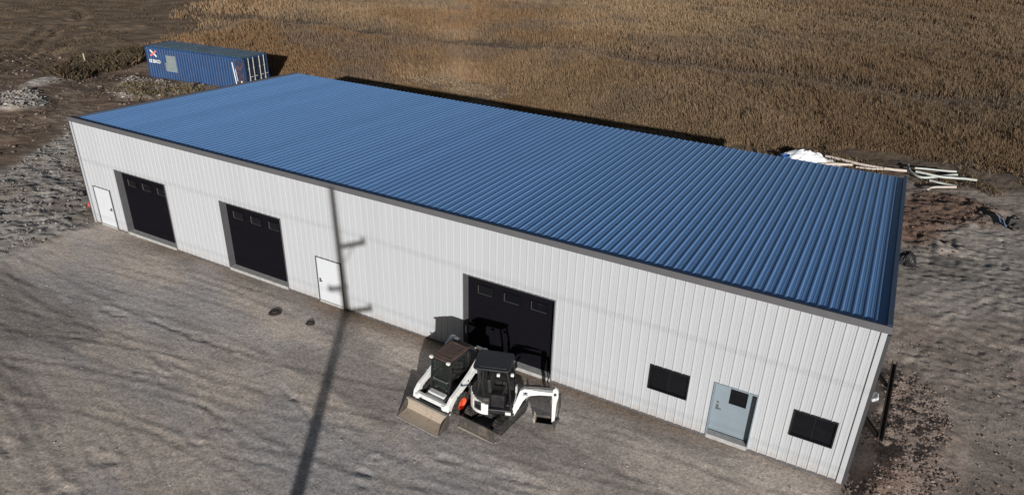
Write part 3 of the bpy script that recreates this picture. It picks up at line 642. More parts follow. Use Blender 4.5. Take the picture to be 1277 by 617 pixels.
for s in (0, 1):
    y0 = .125+s*(CW/2-.12); y1 = y0+CW/2-.14; mb = MB(); mb.box(CL-.06, CL-.02, y0, y1, .17, CH-.17)
    for q in range(4): mb.box(CL-.02, CL-.004, y0+.06, y1-.06, .35+q*.64, .72+q*.64)
    dr = mb.build('door', M['cdoor'], ctr)
    for t in (.28, .72):
        mb = MB(); yy = y0+(y1-y0)*t; mb.tube([(CL+.03, yy, .06), (CL+.03, yy, CH-.05)], .034, 8); mb.box(CL+.0, CL+.05, yy-.07, yy+.07, .9, 1.0); mb.box(CL+.0, CL+.05, yy-.07, yy+.07, 2.0, 2.1); mb.box(CL+.03, CL+.07, yy-.03, yy+.36, 1.25, 1.32)
        mb.build('lock_rod', M['rod'], dr)
for x_ in (0, CL):
    for y_ in (0, CW):
        for z_ in (0, CH):
            mb = MB(); sx = -1 if x_ else 1; sy = -1 if y_ else 1; a0, a1 = sorted((x_-sx*.012, x_+sx*.18)); b0, b1 = sorted((y_-sy*.012, y_+sy*.16)); z0 = -.012 if z_ == 0 else CH-.12
            mb.box(a0, a1, b0, b1, z0, z0+.132); mb.build('corner_casting', M['cdoor'], ctr, .008)
mb = MB(); mb.box(CL-1.05, CL-.14, -.008, .0, .62, CH-.20); mb.build('rusty_panel', M['ctrrust'], ctr)['label'] = 'rust streaked end section of the long side'
mb = MB(); T = Matrix.Translation((CL-1.3, -.012, 1.45)) @ Matrix.Rotation(R(-6), 4, 'Y'); mb.box(-.05, .05, 0, .008, -.95, 1.1, T); mb.box(.20, .255, 0, .008, -.6, .5, T)
mb.box(CL-.75, CL-.22, -.02, -.009, .42, .60); mb.box(CL-.62, CL-.5, -.02, -.009, .60, .95); mb.build('white_marking', M['cwhite'], ctr)
mb = MB(); mb.box(2.35, 3.75, -.014, -.004, .86, 1.66); mb.box(2.55, 3.75, -.014, -.004, 1.662, 2.36); mb.build('grey_patch', M['cgrey'], ctr)
mb = MB(); T = Matrix.Translation((1.02, -.016, 2.40)) @ Matrix.Rotation(R(38), 4, 'Y'); mb.box(-.46, .46, 0, .008, -.075, .075, T); mb.build('emblem', M['cwhite'], ctr)
mb = MB(); T = Matrix.Translation((1.02, -.022, 2.40)) @ Matrix.Rotation(R(-32), 4, 'Y'); mb.box(-.50, .50, 0, .008, -.085, .085, T); mb.build('emblem', M['cred'], ctr)
cu = bpy.data.curves.new('lettering', 'FONT'); cu.body = 'GE SEACO'; cu.size = .50; cu.extrude = .006; cu.offset = .012
tmp = bpy.data.objects.new('lettering_source', cu); C.objects.link(tmp)
me = bpy.data.meshes.new_from_object(tmp.evaluated_get(bpy.context.evaluated_depsgraph_get())); bpy.data.objects.remove(tmp)
tx = bpy.data.objects.new('lettering', me); C.objects.link(tx); tx.parent = ctr; me.materials.clear(); me.materials.append(M['cwhite'])
tx.rotation_euler = (R(90), 0, 0); tx.scale = (.62, .85, 1); tx.location = (.32, -.018, 1.52)

# ------------------------------------------------------------------ skid steer loader (front faces local -Y)
ld = empty('skid_steer_loader', (24.15, -2.62, .0), R(-5), 'white skid steer loader with dusty brown cab roof and worn tan bucket', 'loader')
mb = MB()   # chassis and engine house
mb.prism([(-1.02, .30), (-.95, .22), (1.1, .22), (1.28, .40), (1.28, 1.08), (1.12, 1.18), (.42, 1.2), (.42, .72), (-.72, .70), (-1.02, .52)], 'x', -.44, .44)
mb.build('body', M['charcoal'], ld, .02)
for s in (-1, 1):
    mb = MB(); a0, a1 = sorted((s*.44, s*.62)); mb.prism([(.40, .78), (1.20, .72), (1.22, 1.15), (1.05, 1.62), (.90, 1.66), (.80, 1.5), (.62, 1.05)], 'x', a0, a1); mb.build('arm_tower', M['charcoal'], ld, .02)
mb = MB(); mb.prism([(1.20, .48), (1.34, .52), (1.34, 1.02), (1.20, 1.10)], 'x', -.40, .40); mb.build('rear_door', M['white'], ld, .03)
# cab
mb = MB()
for s in (-1, 1):
    a0, a1 = sorted((s*.36, s*.42))
    mb.prism([(-.70, .70), (-.60, .70), (-.50, 1.92), (-.58, 1.95)], 'x', a0, a1); mb.prism([(.34, .70), (.44, .70), (.46, 1.95), (.36, 1.95)], 'x', a0, a1)
    mb.prism([(-.6, 1.86), (.46, 1.86), (.46, 1.95), (-.6, 1.95)], 'x', a0, a1); mb.prism([(-.62, 1.18), (.36, 1.18), (.36, 1.24), (-.62, 1.24)], 'x', a0, a1)
    for q in range(5): mb.box(a0+.02, a1-.02, -.36+q*.15, -.335+q*.15, 1.24, 1.86)
    for q in range(3): mb.box(a0+.02, a1-.02, -.5, .36, 1.37+q*.15, 1.39+q*.15)
mb.box(-.36, .36, -.60, -.52, 1.84, 1.95); mb.box(-.36, .36, .38, .46, 1.84, 1.95)
cab = mb.build('cab', M['black'], ld, .008)
mb = MB(); mb.prism([(-.64, 1.94), (.50, 1.95), (.50, 1.985), (-.30, 2.0), (-.64, 1.975)], 'x', -.40, .40)
mb.box(-.33, .33, -.50, -.46, 1.985, 2.008); mb.box(-.33, .33, .36, .40, 1.99, 2.012); mb.box(-.33, -.29, -.46, .36, 1.985, 2.010); mb.box(.29, .33, -.46, .36, 1.985, 2.010)
mb.build('cab_roof', M['cabroof'], cab, .012)
mb = MB(); mb.box(-.35, .35, .30, .335, .74, 1.84); mb.build('rear_window', M['cabglass'], cab)
mb = MB(); mb.prism([(-.655, .80), (-.647, .80), (-.557, 1.86), (-.565, 1.86)], 'x', -.35, .35); mb.build('windscreen', cg, cab)
for s in (-1, 1):
    mb = MB(); mb.tube([(s*.22, -.62, .72), (s*.24, -.50, 1.02), (s*.22, -.42, 1.22)], .022, 6); mb.lathe([(1.22, .02), (1.26, .035), (1.33, .03), (1.35, .01)], (s*.22, -.42, 0), 'z', 8); mb.build('control_lever', M['black'], cab, smooth=50)
mb = MB(); mb.tube([(-.34, -.56, 1.16), (-.3, -.66, 1.12), (.3, -.66, 1.12), (.34, -.56, 1.16)], .022, 6); mb.build('lap_bar', M['lintel'], cab)
mb = MB(); mb.prism([(.05, .72), (.34, .72), (.38, 1.38), (.26, 1.42), (.20, .98), (.05, .94)], 'x', -.25, .25); mb.build('seat', M['seat'], cab, .03)
for s in (-1, 1):
    mb = MB(); mb.box(s*.36-.06, s*.36+.06, -.70, -.60, 1.90, 1.99); mb.build('headlight', M['lamp'], ld, .015)
mb = MB(); mb.box(-.40, .40, -1.05, -.86, .46, .60); mb.box(-.34, .34, -.90, -.70, .60, .70); mb.build('foot_step', M['white'], ld, .015)
# lift arms
for s in (-1, 1):
    a0, a1 = sorted((s*.63, s*.765)); mb = MB()
    mb.prism([(1.06, 1.76), (.84, 1.84), (.66, 1.70), (.10, 1.34), (-.55, 1.03), (-.95, .88), (-1.15, .70), (-1.25, .30), (-1.08, .26), (-.97, .50), (-.84, .64), (-.50, .78), (.10, 1.04), (.46, 1.24), (.50, 1.0), (.70, 1.0), (.84, 1.42), (1.06, 1.58)], 'x', a0, a1)
    arm = mb.build('lift_arm', M['white'], ld, .015)
    mb = MB(); mb.tube([(s*.69, .95, 1.05), (s*.69, .25, .74)], .045, 8); mb.tube([(s*.69, .3, .765), (s*.69, -.25, .95)], .028, 8); mb.build('lift_cylinder', M['charcoal'], arm, smooth=40)
    mb = MB(); mb.prism([(.80, 1.40), (.60, 1.26), (-.35, .86), (-.35, .74), (.1, .90), (.72, 1.12)], 'x', s*.60-.03, s*.60+.03); mb.build('arm_link', M['white'], arm, .01)
    mb = MB(); mb.tube([(s*.62, .96, 1.70), (s*.76, .96, 1.70)], .085, 12); mb.build('pivot_cap', M['white'], arm, smooth=40)
for s in (-1, 1):
    arm = [o for o in ld.children if o.name.startswith('lift_arm')][0 if s < 0 else 1]
    for py_, pz_, pr in ((-1.12, .42, .05), (.62, 1.18, .05), (-.10, 1.10, .03)):
        mb = MB(); mb.tube([(s*.755, py_, pz_), (s*.785, py_, pz_)], pr, 10); mb.build('pin', M['charcoal'], arm, smooth=40)
    mb = MB(); xo = s*.766; T = Matrix.Translation((xo, -.30, 1.035)) @ Matrix.Rotation(R(-26.5), 4, 'X'); mb.box(-.002, .002, -.24, .18, -.03, .03, T); mb.build('decal', M['decal'], arm)
mb = MB(); mb.tube([(-.50, .5, 1.22), (-.52, .1, 1.12), (-.50, -.5, .92), (-.52, -.95, .76), (-.4, -1.2, .55)], .016, 6); mb.build('hydraulic_hose', M['black'], ld, smooth=60)
mb = MB(); mb.tube([(.50, .5, 1.22), (.53, .1, 1.10), (.50, -.5, .93), (.52, -.95, .75), (.42, -1.2, .5)], .016, 6); mb.build('hydraulic_hose', M['black'], ld, smooth=60)
mb = MB(); mb.box(-.63, .63, .86, .98, 1.60, 1.70); mb.build('crossbar', M['charcoal'], ld, .015)
mb = MB(); mb.box(-.63, -.42, .84, 1.0, 1.725, 1.77); mb.build('arm_top_plate', M['white'], ld, .012)
mb = MB(); mb.box(.34, .63, .84, 1.0, 1.725, 1.77); mb.build('arm_top_plate', M['white'], ld, .012)
mb = MB(); mb.box(-.63, .63, -1.18, -1.06, .52, .68); mb.box(-.63, -.50, -1.24, -1.14, .30, .66); mb.box(.50, .63, -1.24, -1.14, .30, .66); mb.build('arm_crossmember', M['white'], ld, .015)
mb = MB(); mb.box(-.55, .55, -1.30, -1.22, .10, .50); mb.build('tool_mount', M['black'], ld, .012)
# bucket
bo = [(-1.32, .50), (-1.30, .16), (-1.38, .03), (-1.86, .0), (-1.86, .022), (-1.42, .07), (-1.345, .18), (-1.355, .50)]
mb = MB(); mb.prism(bo, 'x', -.86, .86); bk = mb.build('bucket', M['bucket'], ld)
for s in (-1, 1):
    mb = MB(); a0, a1 = sorted((s*.861, s*.885)); mb.prism([(-1.30, .50), (-1.28, .15), (-1.37, .0), (-1.86, .0), (-1.86, .05), (-1.42, .46), (-1.42, .50)], 'x', a0, a1); mb.build('side_plate', M['bucket_out'], bk)
mb = MB(); mb.box(-.885, .885, -1.93, -1.862, .0, .02); mb.build('cutting_edge', M['edge'], bk)
mb = MB(); mb.box(-.86, .86, -1.43, -1.357, .475, .515); mb.build('bucket_lip', M['edge'], bk)
# wheels
def wheel(x, y, r=.41, wd=.27, s=1):
    c = (x, y, r); mb = MB(); h_ = wd/2
    mb.lathe([(-h_, .24), (-h_, r*.80), (-h_*.8, r*.93), (-h_*.45, r*.965), (h_*.45, r*.965), (h_*.8, r*.93), (h_, r*.80), (h_, .24)], c, 'x', 28, True)
    for k in range(16):
        a = 2*math.pi*k/16
        for q in (-1, 1):
            T = Matrix.Translation(c) @ Matrix.Rotation(a+(.5 if q > 0 else 0)*2*math.pi/16, 4, 'X') @ Matrix.Rotation(q*R(28), 4, 'Z')
            a0, a1 = sorted((q*.01, q*h_*1.05)); mb.box(a0, a1, -.028, .028, r*.93, r*1.01, T)
    wl = mb.build('wheel', M['rubber'], ld, smooth=35)
    mb = MB(); mb.lathe([(-h_*.6, .1), (-h_*.7, .238), (h_*.72, .238), (h_*.95, .225), (h_*.95, .20), (h_*.35, .17), (h_*.30, .06), (h_*.55, .055)] if s > 0 else [(-h_*.55, .055), (-h_*.30, .06), (-h_*.35, .17), (-h_*.95, .20), (-h_*.95, .225), (-h_*.72, .238), (h_*.7, .238), (h_*.6, .1)], c, 'x', 24)
    mb.build('rim', M['rim'], wl, smooth=35)
for s in (-1, 1):
    for y_ in (-.50, .52): wheel(s*.70, y_, s=s)

# ------------------------------------------------------------------ mini excavator (tracks and blade face local -Y)
ex = empty('mini_excavator', (25.97, -2.72, .0), R(-5), 'compact white and black tracked excavator, its digging arm folded to the ground', 'excavator')
def stadium(y0, y1, r, zc, n=10):
    return [(y1+r*math.cos(a), zc+r*math.sin(a)) for a in [math.pi/2-math.pi*k/n for k in range(n+1)]]+[(y0-r*math.cos(a), zc-r*math.sin(a)) for a in [math.pi/2-math.pi*k/n for k in range(n+1)]]
for s in (-1, 1):
    xa, xb = sorted((s*.42, s*.72)); mb = MB(); y0, y1, r, zc = -.62, .66, .22, .24
    mb.prism(stadium(y0, y1, r, zc), 'x', xa, xb)
    per = [(t, (y0+(y1-y0)*t/14, zc+r, 0)) for t in range(15)]
    for k in range(15):
        yy = y0+(y1-y0)*k/14; mb.box(xa-.004, xb+.004, yy-.022, yy+.022, zc+r-.01, zc+r+.022); mb.box(xa-.004, xb+.004, yy-.022, yy+.022, zc-r-.02, zc-r+.01)
    for c0, a_0 in ((y1, -80), (y0, 100)):
        for k in range(8):
            a = R(a_0+k*160/7); T = Matrix.Translation((0, c0, zc)) @ Matrix.Rotation(a, 4, 'X'); mb.box(xa-.004, xb+.004, r-.01, r+.022, -.022, .022, T)
    tk = mb.build('track', M['rubber'], ex)
    for yy in (y0, y1):
        mb = MB(); mb.lathe([(-.165, .06), (-.165, .15), (.165, .15), (.165, .06)], ((xa+xb)/2, yy, zc), 'x', 16); mb.build('idler', M['charcoal'], tk, smooth=35)
mb = MB(); mb.box(-.42, .42, -.45, .5, .20, .44); mb.lathe([(.44, .36), (.56, .36)], (0, 0, 0), 'z', 24); mb.build('undercarriage', M['charcoal'], ex, smooth=35)
mb = MB(); mb.prism([(-1.10, .42), (-1.13, .30), (-1.13, .12), (-1.16, .0), (-1.13, .0), (-1.09, .12), (-1.09, .30), (-1.06, .42)], 'x', -.68, .68); mb.build('blade', M['bucket_out'], ex)
bl = ex.children[-1] if False else None
mb = MB(); mb.box(-.69, .69, -1.19, -1.165, .0, .03); mb.build('blade_edge', M['edge'], ex)
for s in (-1, 1):
    mb = MB(); mb.tube([(s*.25, -.40, .28), (s*.36, -1.08, .20)], .055, 8); mb.build('blade_arm', M['charcoal'], ex, smooth=40)
# house, turned so that the boom points to the right of the photograph
HR = R(5+19); HT = Matrix.Rotation(HR, 4, 'Z')      # local +X of the house = boom side
def hp(mb):       # turn mesh about the slew axis
    mb.v = [tuple(HT @ Vector(v)) for v in mb.v]; return mb
out = [(.62, -.56), (.70, -.35), (.70, .35), (.62, .56), (-.25, .60)]+[(-.25+.58*math.cos(a)*1.0-.0, .60*math.sin(a)) for a in [R(100+16*k) for k in range(11)]]+[(-.25, -.60)]
mb = MB(); mb.prism(out, 'z', .57, .74); hp(mb).build('house', M['black'], ex, .03)
tail = [(-.12, .57)]+[(-.25+.57*math.cos(a), .58*math.sin(a)) for a in [R(96+16.8*k) for k in range(11)]]+[(-.12, -.57)]
mb = MB(); mb.prism(tail, 'z', .745, 1.12); hp(mb).build('engine_cover', M['charcoal'], ex, .05)
# white wrap-round tail panel with a dark vent
arc = [R(180+11*k) for k in range(10)]
mb = MB(); ri, ro = .575, .61
for k in range(len(arc)-1):
    p_ = [(-.25+r_*math.cos(a), (r_+.01)*math.sin(a)) for r_, a in ((ri, arc[k]), (ro, arc[k]), (ro, arc[k+1]), (ri, arc[k+1]))]
    zt = 1.14-.035*max(0, k-2)
    if 4 <= k <= 6: mb.prism(p_, 'z', .52, .63); mb.prism(p_, 'z', .95+.03*(k-4), zt)
    else: mb.prism(p_, 'z', .52, zt)
hp(mb).build('tail_panel', M['white'], ex)
mb = MB(); mb.prism(tail, 'z', 1.125, 1.16); hp(mb).build('engine_lid', M['charcoal'], ex, .02)
mb = MB(); mb.box(-.18, .28, -.28, .24, .98, 1.12); mb.prism([(-.24, 1.08), (-.10, 1.10), (-.16, 1.66), (-.28, 1.64)], 'y', -.26, .22); hp(mb).build('seat', M['seat'], ex, .04)
mb = MB(); mb.box(-.12, .22, -.22, .18, .74, .98); mb.box(.40, .60, -.35, .35, .74, .80); hp(mb).build('floor_plate', M['charcoal'], ex, .015)
for s in (-1, 1):
    mb = MB(); mb.box(-.1, .35, s*.38-.06, s*.38+.06, .74, 1.20); mb.tube([(.28, s*.36, 1.2), (.33, s*.34, 1.42)], .018, 6); hp(mb).build('control_console', M['black'], ex, .015)
    mb = MB(); mb.tube([(.58, s*.50, .74), (.52, s*.48, 1.6), (.42, s*.44, 2.22)], .035, 8); hp(mb).build('canopy_post', M['black'], ex, smooth=45)
    mb = MB(); mb.tube([(-.34, s*.46, 1.12), (-.38, s*.46, 1.7), (-.36, s*.44, 2.22)], .04, 8); hp(mb).build('canopy_post', M['black'], ex, smooth=45)
cp = []
for cx_, cy_, a0 in ((.38, .40, 0), (-.56, .42, 90), (-.56, -.38, 180), (.38, -.38, 270)): cp += [(cx_+.14*math.cos(R(a0+q)), cy_+.14*math.sin(R(a0+q))) for q in (0, 30, 60, 90)]
mb = MB(); mb.prism(cp, 'z', 2.20, 2.27); mb.prism([(a*.86, b_*.84) for a, b_ in cp], 'z', 2.272, 2.30); can = hp(mb).build('canopy', M['canopy'], ex, .025)
mb = MB()
for q in range(6): mb.box(-.565, -.55, -.3+q*.1, -.25+q*.1, 1.22, 2.16)
mb.box(-.57, -.555, -.42, .42, 2.08, 2.2); mb.box(-.57, -.555, -.42, .42, 1.22, 1.28); hp(mb).build('rear_guard', M['charcoal'], ex)
for c0 in ((.60, -.46), (.16, -.55)):
    mb = MB(); mb.box(c0[0]-.05, c0[0]+.05, c0[1]-.05, c0[1]+.04, 2.08, 2.18); hp(mb).build('work_light', M['lamp'], ex, .015)
mb = MB(); mb.tube([(.66, -.44, .9), (.74, -.52, 1.3), (.76, -.54, 1.55)], .014, 6); mb.box(.73, .79, -.60, -.48, 1.55, 1.80); hp(mb).build('mirror', M['rod'], ex)
mb = MB(); mb.tube([(.66, -.30, .78), (.74, -.34, 1.0), (.80, -.36, .8), (.86, -.34, .62)], .022, 6); hp(mb).build('hydraulic_hose', M['yellow'], ex, smooth=40)
mb = MB(); mb.box(.42, .60, -.60, -.57, .60, .70); hp(mb).build('marker_lamp', M['lamp'], ex)
# boom, stick and bucket, given in world coordinates and brought into the excavator's frame
INV = (Matrix.Translation(ex.location) @ Matrix.Rotation(R(-5), 4, 'Z')).inverted()
bA = Vector((26.66, -2.90, 0)); bB = Vector((27.93, -2.36, 0)); bd = (bB-bA).normalized(); bn = Vector((-bd.y, bd.x, 0))
BT = INV @ Matrix(((bd.x, bn.x, 0, bA.x), (bd.y, bn.y, 0, bA.y), (0, 0, 1, 0), (0, 0, 0, 1)))
bl_ = (bB-bA).length
mb = MB(); mb.box(-.22, .06, -.13, .13, .36, .70, BT); mb.tube([BT @ Vector((.0, 0, .30)), BT @ Vector((.0, 0, .78))], .09, 10); mb.build('swing_post', M['charcoal'], ex, .015)
mb = MB(); mb.prism([(-.06, .50), (.02, .44), (.10, .50), (.37, 1.12), (.48, 1.28), (.62, 1.37), (.90, 1.42), (bl_+.03, 1.44), (bl_+.07, 1.50), (bl_, 1.55), (.90, 1.56), (.60, 1.60), (.40, 1.61), (.26, 1.52), (.02, .72)], 'y', -.075, .075, BT)
bm_ = mb.build('boom', M['white'], ex, .012)
mb = MB()
for k, a in enumerate((35, -35)):
    T = BT @ Matrix.Translation((.44, -.088, 1.43)) @ Matrix.Rotation(R(a), 4, 'Y'); mb.box(-.09, .09, -.004-.002*k, .0, -.016, .016, T)
mb.build('decal', M['decal'], bm_)
mb = MB(); mb.tube([BT @ Vector((.42, 0, 1.66)), BT @ Vector((.95, 0, 1.68))], .05, 8); mb.tube([BT @ Vector((.95, 0, 1.68)), BT @ Vector((bl_-.02, 0, 1.67))], .026, 8); mb.build('arm_cylinder', M['charcoal'], bm_, smooth=40)
for px_, pz_, pr in ((.04, .56, .06), (.45, 1.47, .035), (bl_+.02, 1.50, .05)):
    mb = MB(); mb.tube([BT @ Vector((px_, -.10, pz_)), BT @ Vector((px_, .10, pz_))], pr, 10); mb.build('pin', M['charcoal'], bm_, smooth=40)
mb = MB(); mb.tube([BT @ Vector(v) for v in ((-.05, .05, .75), (.12, .10, 1.2), (.35, .06, 1.66), (.8, .05, 1.72), (1.2, .04, 1.70))], .018, 6); mb.build('hydraulic_hose', M['black'], bm_, smooth=60)
mb = MB(); mb.tube([BT @ Vector((.12, 0, .46)), BT @ Vector((.42, 0, .90))], .05, 8); mb.tube([BT @ Vector((.42, 0, .90)), BT @ Vector((.58, 0, 1.2))], .028, 8); mb.build('boom_cylinder', M['charcoal'], bm_, smooth=40)
mb = MB(); q = bl_; mb.prism([(q-.06, 1.66), (q+.02, 1.72), (q+.12, 1.62), (q+.13, 1.38), (q+.08, 1.1), (q+.06, .52), (q+.05, .34), (q-.04, .34), (q-.05, .52), (q-.06, 1.1), (q-.07, 1.40)], 'y', -.06, .06, BT)
st = mb.build('dipper_arm', M['white'], ex, .012)
mb = MB(); mb.tube([BT @ Vector((q+.18, 0, 1.5)), BT @ Vector((q+.19, 0, .95))], .042, 8); mb.tube([BT @ Vector((q+.19, 0, .95)), BT @ Vector((q+.14, 0, .50))], .024, 8); mb.build('bucket_cylinder', M['charcoal'], st, smooth=40)
mb = MB(); mb.prism([(q+.0, .40), (q+.18, .52), (q+.20, .46), (q+.06, .26)], 'y', -.09, .09, BT); mb.build('bucket_link', M['charcoal'], st)
def bucket_sec(o_): return [(q-.02+o_, .38), (q+.10-o_, .20), (q+.06-o_, .06+o_), (q-.12, .01+o_), (q-.42, .06+o_), (q-.56+o_, .22), (q-.60+o_, .42)]
bo = bucket_sec(0); bi = bucket_sec(.03)[::-1]
mb = MB(); mb.prism(bo+bi, 'y', -.20, .20, BT); eb = mb.build('bucket', M['bucket_out'], ex)
for s in (-1, 1):
    mb = MB(); a0, a1 = sorted((s*.201, s*.222)); mb.prism(bo, 'y', a0, a1, BT); mb.build('side_plate', M['bucket_out'], eb)
for k in range(4):
    yy = -.17+k*.113; mb = MB(); mb.prism([(q-.55, .36), (q-.62, .36), (q-.64, .56), (q-.62, .56)], 'y', yy-.025, yy+.025, BT); mb.build('tooth', M['edge'], eb)

# ------------------------------------------------------------------ utility pole whose shadow crosses the yard (stands behind the camera)
tt = 30.; bx, by = 17.30+.54*tt, -.8416*tt
pole = empty('utility_pole', (bx, by, 0), 0, 'tall wooden utility pole standing in the yard in front of the shed, outside the picture', 'pole')
PH = 12.45; lean = -.036
mb = MB(); mb.tube([(lean*z_, 0, z_) for z_ in (-.5, 0, 4, 8, PH)], [.27, .27, .22, .16, .12], 14); mb.build('pole_shaft', M['wood'], pole, smooth=50)
for z_, sgn, ln in ((9.95, 1, 1.85), (6.93, 1, 1.85), (8.12, -1, 1.6)):
    x_ = lean*z_; a0, a1 = sorted((0, sgn*ln)); mb = MB(); mb.box(x_+.13, x_+.25, a0, a1, z_-.09, z_+.09); mb.tube([(x_+.19, sgn*.1, z_-.7), (x_+.19, sgn*ln*.55, z_-.05)], .025, 6)
    mb.lathe([(.07, .03), (.10, .06), (.18, .07), (.24, .03)], (x_+.19, sgn*(ln-.1), z_), 'z', 10); mb.build('crossarm', M['wood'], pole)
for z_, yy, th, nm in ((10.2, 1.75, .010, 'upper'), (7.18, 1.75, .010, 'lower')):
    mb = MB(); pts = []
    for s in (-1, 1):
        for k in range(0 if s > 0 else -12, 13 if s > 0 else 0):
            X_ = k*4.; pts.append((bx+lean*z_+.19+X_, by+yy, z_-.25*(1-((abs(X_)-24)/24)**2)))
    mb.tube(pts, th, 6); tag(mb.build('overhead_wire', M['wire'], smooth=60), 'black overhead wire on the %s arm of the utility pole, running along the shed' % nm, 'wire', 'overhead wires on the utility pole')

# ------------------------------------------------------------------ small things on the ground
def lay(pts, lift=.0): return [(p.x, p.y, gz(p.x, p.y)+lift) for p in pts]
def dense(pts, n=6):
    o = []
    for a, b_ in zip(pts[:-1], pts[1:]):
        for k in range(n): o.append(a.lerp(b_, k/n))
    return o+[pts[-1]]
def smoothline(pix, n=8):
    P_ = [px(a, b_) for a, b_ in pix]; o = []
    for i in range(len(P_)-1):
        p0, p1, p2, p3 = P_[max(i-1, 0)], P_[i], P_[i+1], P_[min(i+2, len(P_)-1)]
        for k in range(n):
            t = k/n; o.append(.5*((2*p1)+(p2-p0)*t+(2*p0-5*p1+4*p2-p3)*t*t+(3*p1-p0-3*p2+p3)*t**3))
    return o+[P_[-1]]
def pipe(pix, r, m, label, zl=None):
    pts = smoothline(pix); z = ground_h(np.array([p.x for p in pts]), np.array([p.y for p in pts])); z = np.convolve(np.pad(z, 3, 'edge'), np.ones(7)/7, 'valid')
    mb = MB(); mb.tube([(p.x, p.y, zz+r+.14+(zl or 0)) for p, zz in zip(pts, z)], r, 8)
    tag(mb.build('pipe', M[m], smooth=60), label, 'pipe', 'loose pipes behind the shed')
pipe([(1030, 193), (1062, 201), (1098, 208), (1131, 212)], .10, 'hose2', 'longest tan pipe, running from the white plastic sheet towards the coiled pipes')
pipe([(1022, 203), (1045, 203), (1064, 204)], .10, 'hose2', 'short tan pipe end lying just below the white plastic sheet')
pipe([(1068, 206), (1090, 209), (1112, 209)], .07, 'hose2', 'thin tan pipe lying beside the longest tan pipe')
pipe([(1133, 204), (1136, 212), (1150, 219), (1172, 218), (1194, 216)], .085, 'hose', 'pale green pipe with a hooked end bending round to the left')
pipe([(1142, 214), (1166, 219), (1192, 222), (1218, 226)], .085, 'hose', 'straight pale pipe reaching farthest to the right', .12)
pipe([(1140, 212), (1165, 214), (1192, 216)], .065, 'hose', 'thin pale pipe lying on top of the hooked pipe', .25)
pipe([(1158, 235), (1163, 232), (1178, 231), (1193, 231)], .075, 'hose2', 'short pale pipe with a bent left end, nearest the shed')
pipe([(1160, 222), (1178, 226), (1193, 230)], .07, 'hose', 'short pale pipe slanting down towards the bent one')
# crumpled sheet
def crumple(name, c, rx, ry, hh, m, label, cat, n=44, seed=0, a0=0.):
    Fq = []; u, v = np.meshgrid(np.linspace(-1, 1, n+1), np.linspace(-1, 1, n+1)); u = u.ravel(); v = v.ravel(); ru = np.hypot(u, v)
    e = 1+.22*(vn(u+5, v+5, 2.2, seed)-.5)*2; xx, yy = rot2(u*rx*e, v*ry*e, a0); x_, y_ = c[0]+xx, c[1]+yy
    q = fbm(u+9, v+3., 3.3, 4, seed); rdg = 1-np.abs(q-.5)*4
    z_ = ground_h(x_, y_)+.03+np.maximum(0, 1-ru**2.2)*hh*(.35+.9*q)+.34*hh*rdg*np.maximum(0, 1.15-ru)
    V = [tuple(p_) for p_ in np.stack([x_, y_, z_], -1).tolist()]
    for j in range(n):
        for i in range(n):
            a = j*(n+1)+i
            u = (i+.5)/n*2-1; v = (j+.5)/n*2-1
            if math.hypot(u, v) < .86+.3*float(vn(u+2, v+7, 3., seed+2)): Fq.append((a, a+1, a+n+2, a+n+1))
    mb = MB(); mb.add(V, Fq); o = mb.build(name, M[m]); sf = o.modifiers.new('thick', 'SOLIDIFY'); sf.thickness = .02
    return tag(o, label, cat)
p = px(1006, 196); crumple('plastic_sheet', (p.x, p.y), 1.9, 1.0, .75, 'plastic', 'crumpled heap of white plastic sheeting behind the shed roof edge', 'plastic sheet', seed=3, a0=R(-18))
p = px(1028, 200); crumple('plastic_sheet', (p.x+.1, p.y), 1.3, .38, .3, 'hose2', 'small grey tail of plastic trailing from the lower edge of the white heap', 'plastic sheet', 20, 8)
p = px(979, 197); mb = MB(); z0 = gz(p.x, p.y); mb.lathe([(0, .26), (.05, .28), (.55, .30), (.6, .32), (.58, .27), (.2, .24)], (p.x, p.y, z0-.02), 'z', 20); tag(mb.build('plastic_drum', M['bluepl'], smooth=40), 'blue plastic drum at the left end of the white plastic heap', 'drum')
# steel bars in the backfill by the right end wall
def bar(p0, p1, label, w_=.09, z0=.05, z1=.05):
    a = Vector((*p0, gz(*p0)+z0+w_)); b_ = Vector((*p1, gz(*p1)+z1+w_)); d = (b_-a); Ln = d.length; T = Matrix.Translation(a) @ d.to_track_quat('X', 'Z').to_matrix().to_4x4()
    mb = MB(); mb.box(0, Ln, -w_, w_, -w_, -w_+.03, T); mb.box(0, Ln, -w_, -w_+.03, -w_+.03, w_, T); mb.box(0, Ln, w_-.03, w_, -w_+.03, w_, T)
    tag(mb.build('steel_bar', M['barsteel']), label, 'steel bar', 'dark steel bars beside the right end wall')
bar((37.68, 7.1), (37.52, 2.35), 'longest dark steel bar lying in the backfill beside the right end wall', .085, .35, .12)
bar((36.97, 3.35), (37.42, 2.5), 'short dark bar slanting from the wall to the near end of the longest bar', .07, .25, .10)
bar((37.17, 6.45), (37.52, 5.6), 'short dark bar slanting to the far half of the longest bar', .06, .2, .15)
p = px(1089, 497); crumple('plastic_scrap', (37.2, 5.1), .16, .30, .15, 'plastic', 'small scrap of white plastic in the dirt between the wall and the long steel bar', 'plastic scrap', 14, 5)
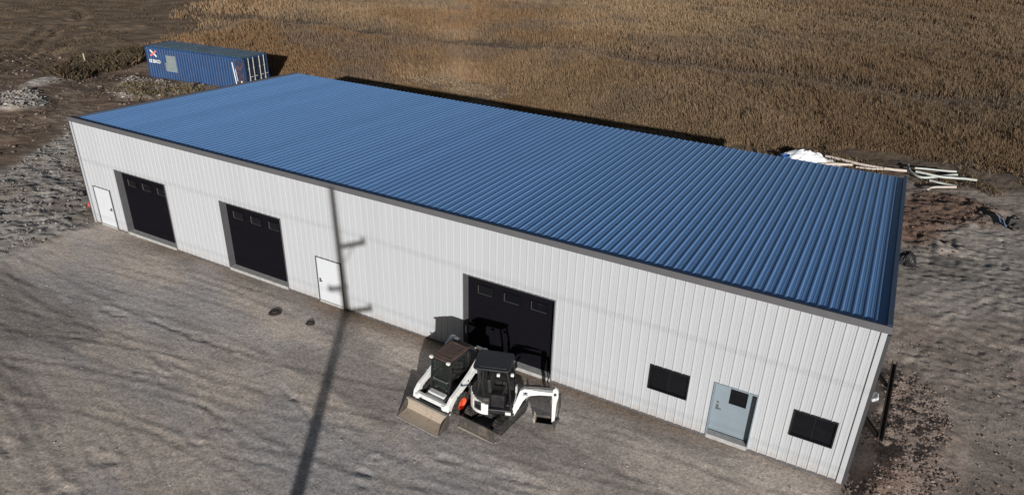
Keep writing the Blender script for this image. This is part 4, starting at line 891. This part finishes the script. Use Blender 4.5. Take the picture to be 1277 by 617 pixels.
# dark bundle behind the corner, small gear on the bare soil
p = px(1126, 325); crumple('plastic_sheet', (p.x+.15, p.y+.2), .45, .6, .6, 'tarp_dark', 'black plastic heap on the ground just past the right roof edge', 'plastic sheet', 20, 12)
p = px(1262, 278); z0 = gz(p.x, p.y); gp = empty('water_pump', (p.x, p.y, z0), R(20), 'small dark wheeled pump on the bare soil at the right edge', 'pump')
mb = MB(); mb.box(-.42, .42, -.04, .04, .18, .24); mb.box(-.42, -.36, -.3, .3, .18, .24); mb.box(.36, .42, -.3, .3, .18, .24); mb.tube([(-.42, -.3, .2), (-.75, -.3, .75), (-.75, .3, .75), (-.42, .3, .2)], .03, 6); mb.build('frame', M['decal'], gp)
mb = MB(); mb.box(-.28, .3, -.22, .22, .24, .66); mb.lathe([(.66, .16), (.78, .14), (.82, .05)], (0, 0, 0), 'z', 14); mb.build('engine', M['tarp_dark'], gp, .03)
for s in (-1, 1):
    mb = MB(); mb.lathe([(-.05, .1), (-.06, .22), (0, .25), (.06, .22), (.05, .1)], (.1, s*.36, .24), 'y', 18, True); mb.build('wheel', M['rubber'], gp, smooth=40)
# caps in the yard
for (a, b_), lab, r_ in (((343, 390), 'larger dark iron cap in the gravel, the one nearer the middle garage door', .24), ((387, 403), 'smaller dark iron cap in the gravel, the one nearer the white door', .17)):
    p = px(a, b_); mb = MB(); z0 = gz(p.x, p.y); mb.lathe([(-.05, r_*1.1), (.02, r_*1.1), (.05, r_), (.055, r_*.55), (.09, r_*.45), (.10, r_*.1)], (p.x, p.y, z0), 'z', 20)
    tag(mb.build('iron_cap', M['darkcap'], smooth=35), lab, 'cap', 'iron caps in the yard')
# stake and scrap on the left
p = px(107, 79); z0 = gz(p.x, p.y); mb = MB(); mb.tube([(p.x, p.y, z0-.1), (p.x-.25, p.y+.1, z0+1.25)], [.09, .06], 7); tag(mb.build('stake', M['stake']), 'pale leaning wooden stake in the dirt left of the blue container', 'stake')
p = px(111, 254, .2); crumple('plastic_scrap', (p.x, p.y), .15, .12, .18, 'redpl', 'small red plastic scrap on the rubble beside the left end wall', 'plastic scrap', 12, 9)
p = px(102, 243, .1); crumple('plastic_scrap', (p.x, p.y), .34, .22, .28, 'tarp_dark', 'black plastic scrap on the rubble beside the left end wall', 'plastic scrap', 12, 11)
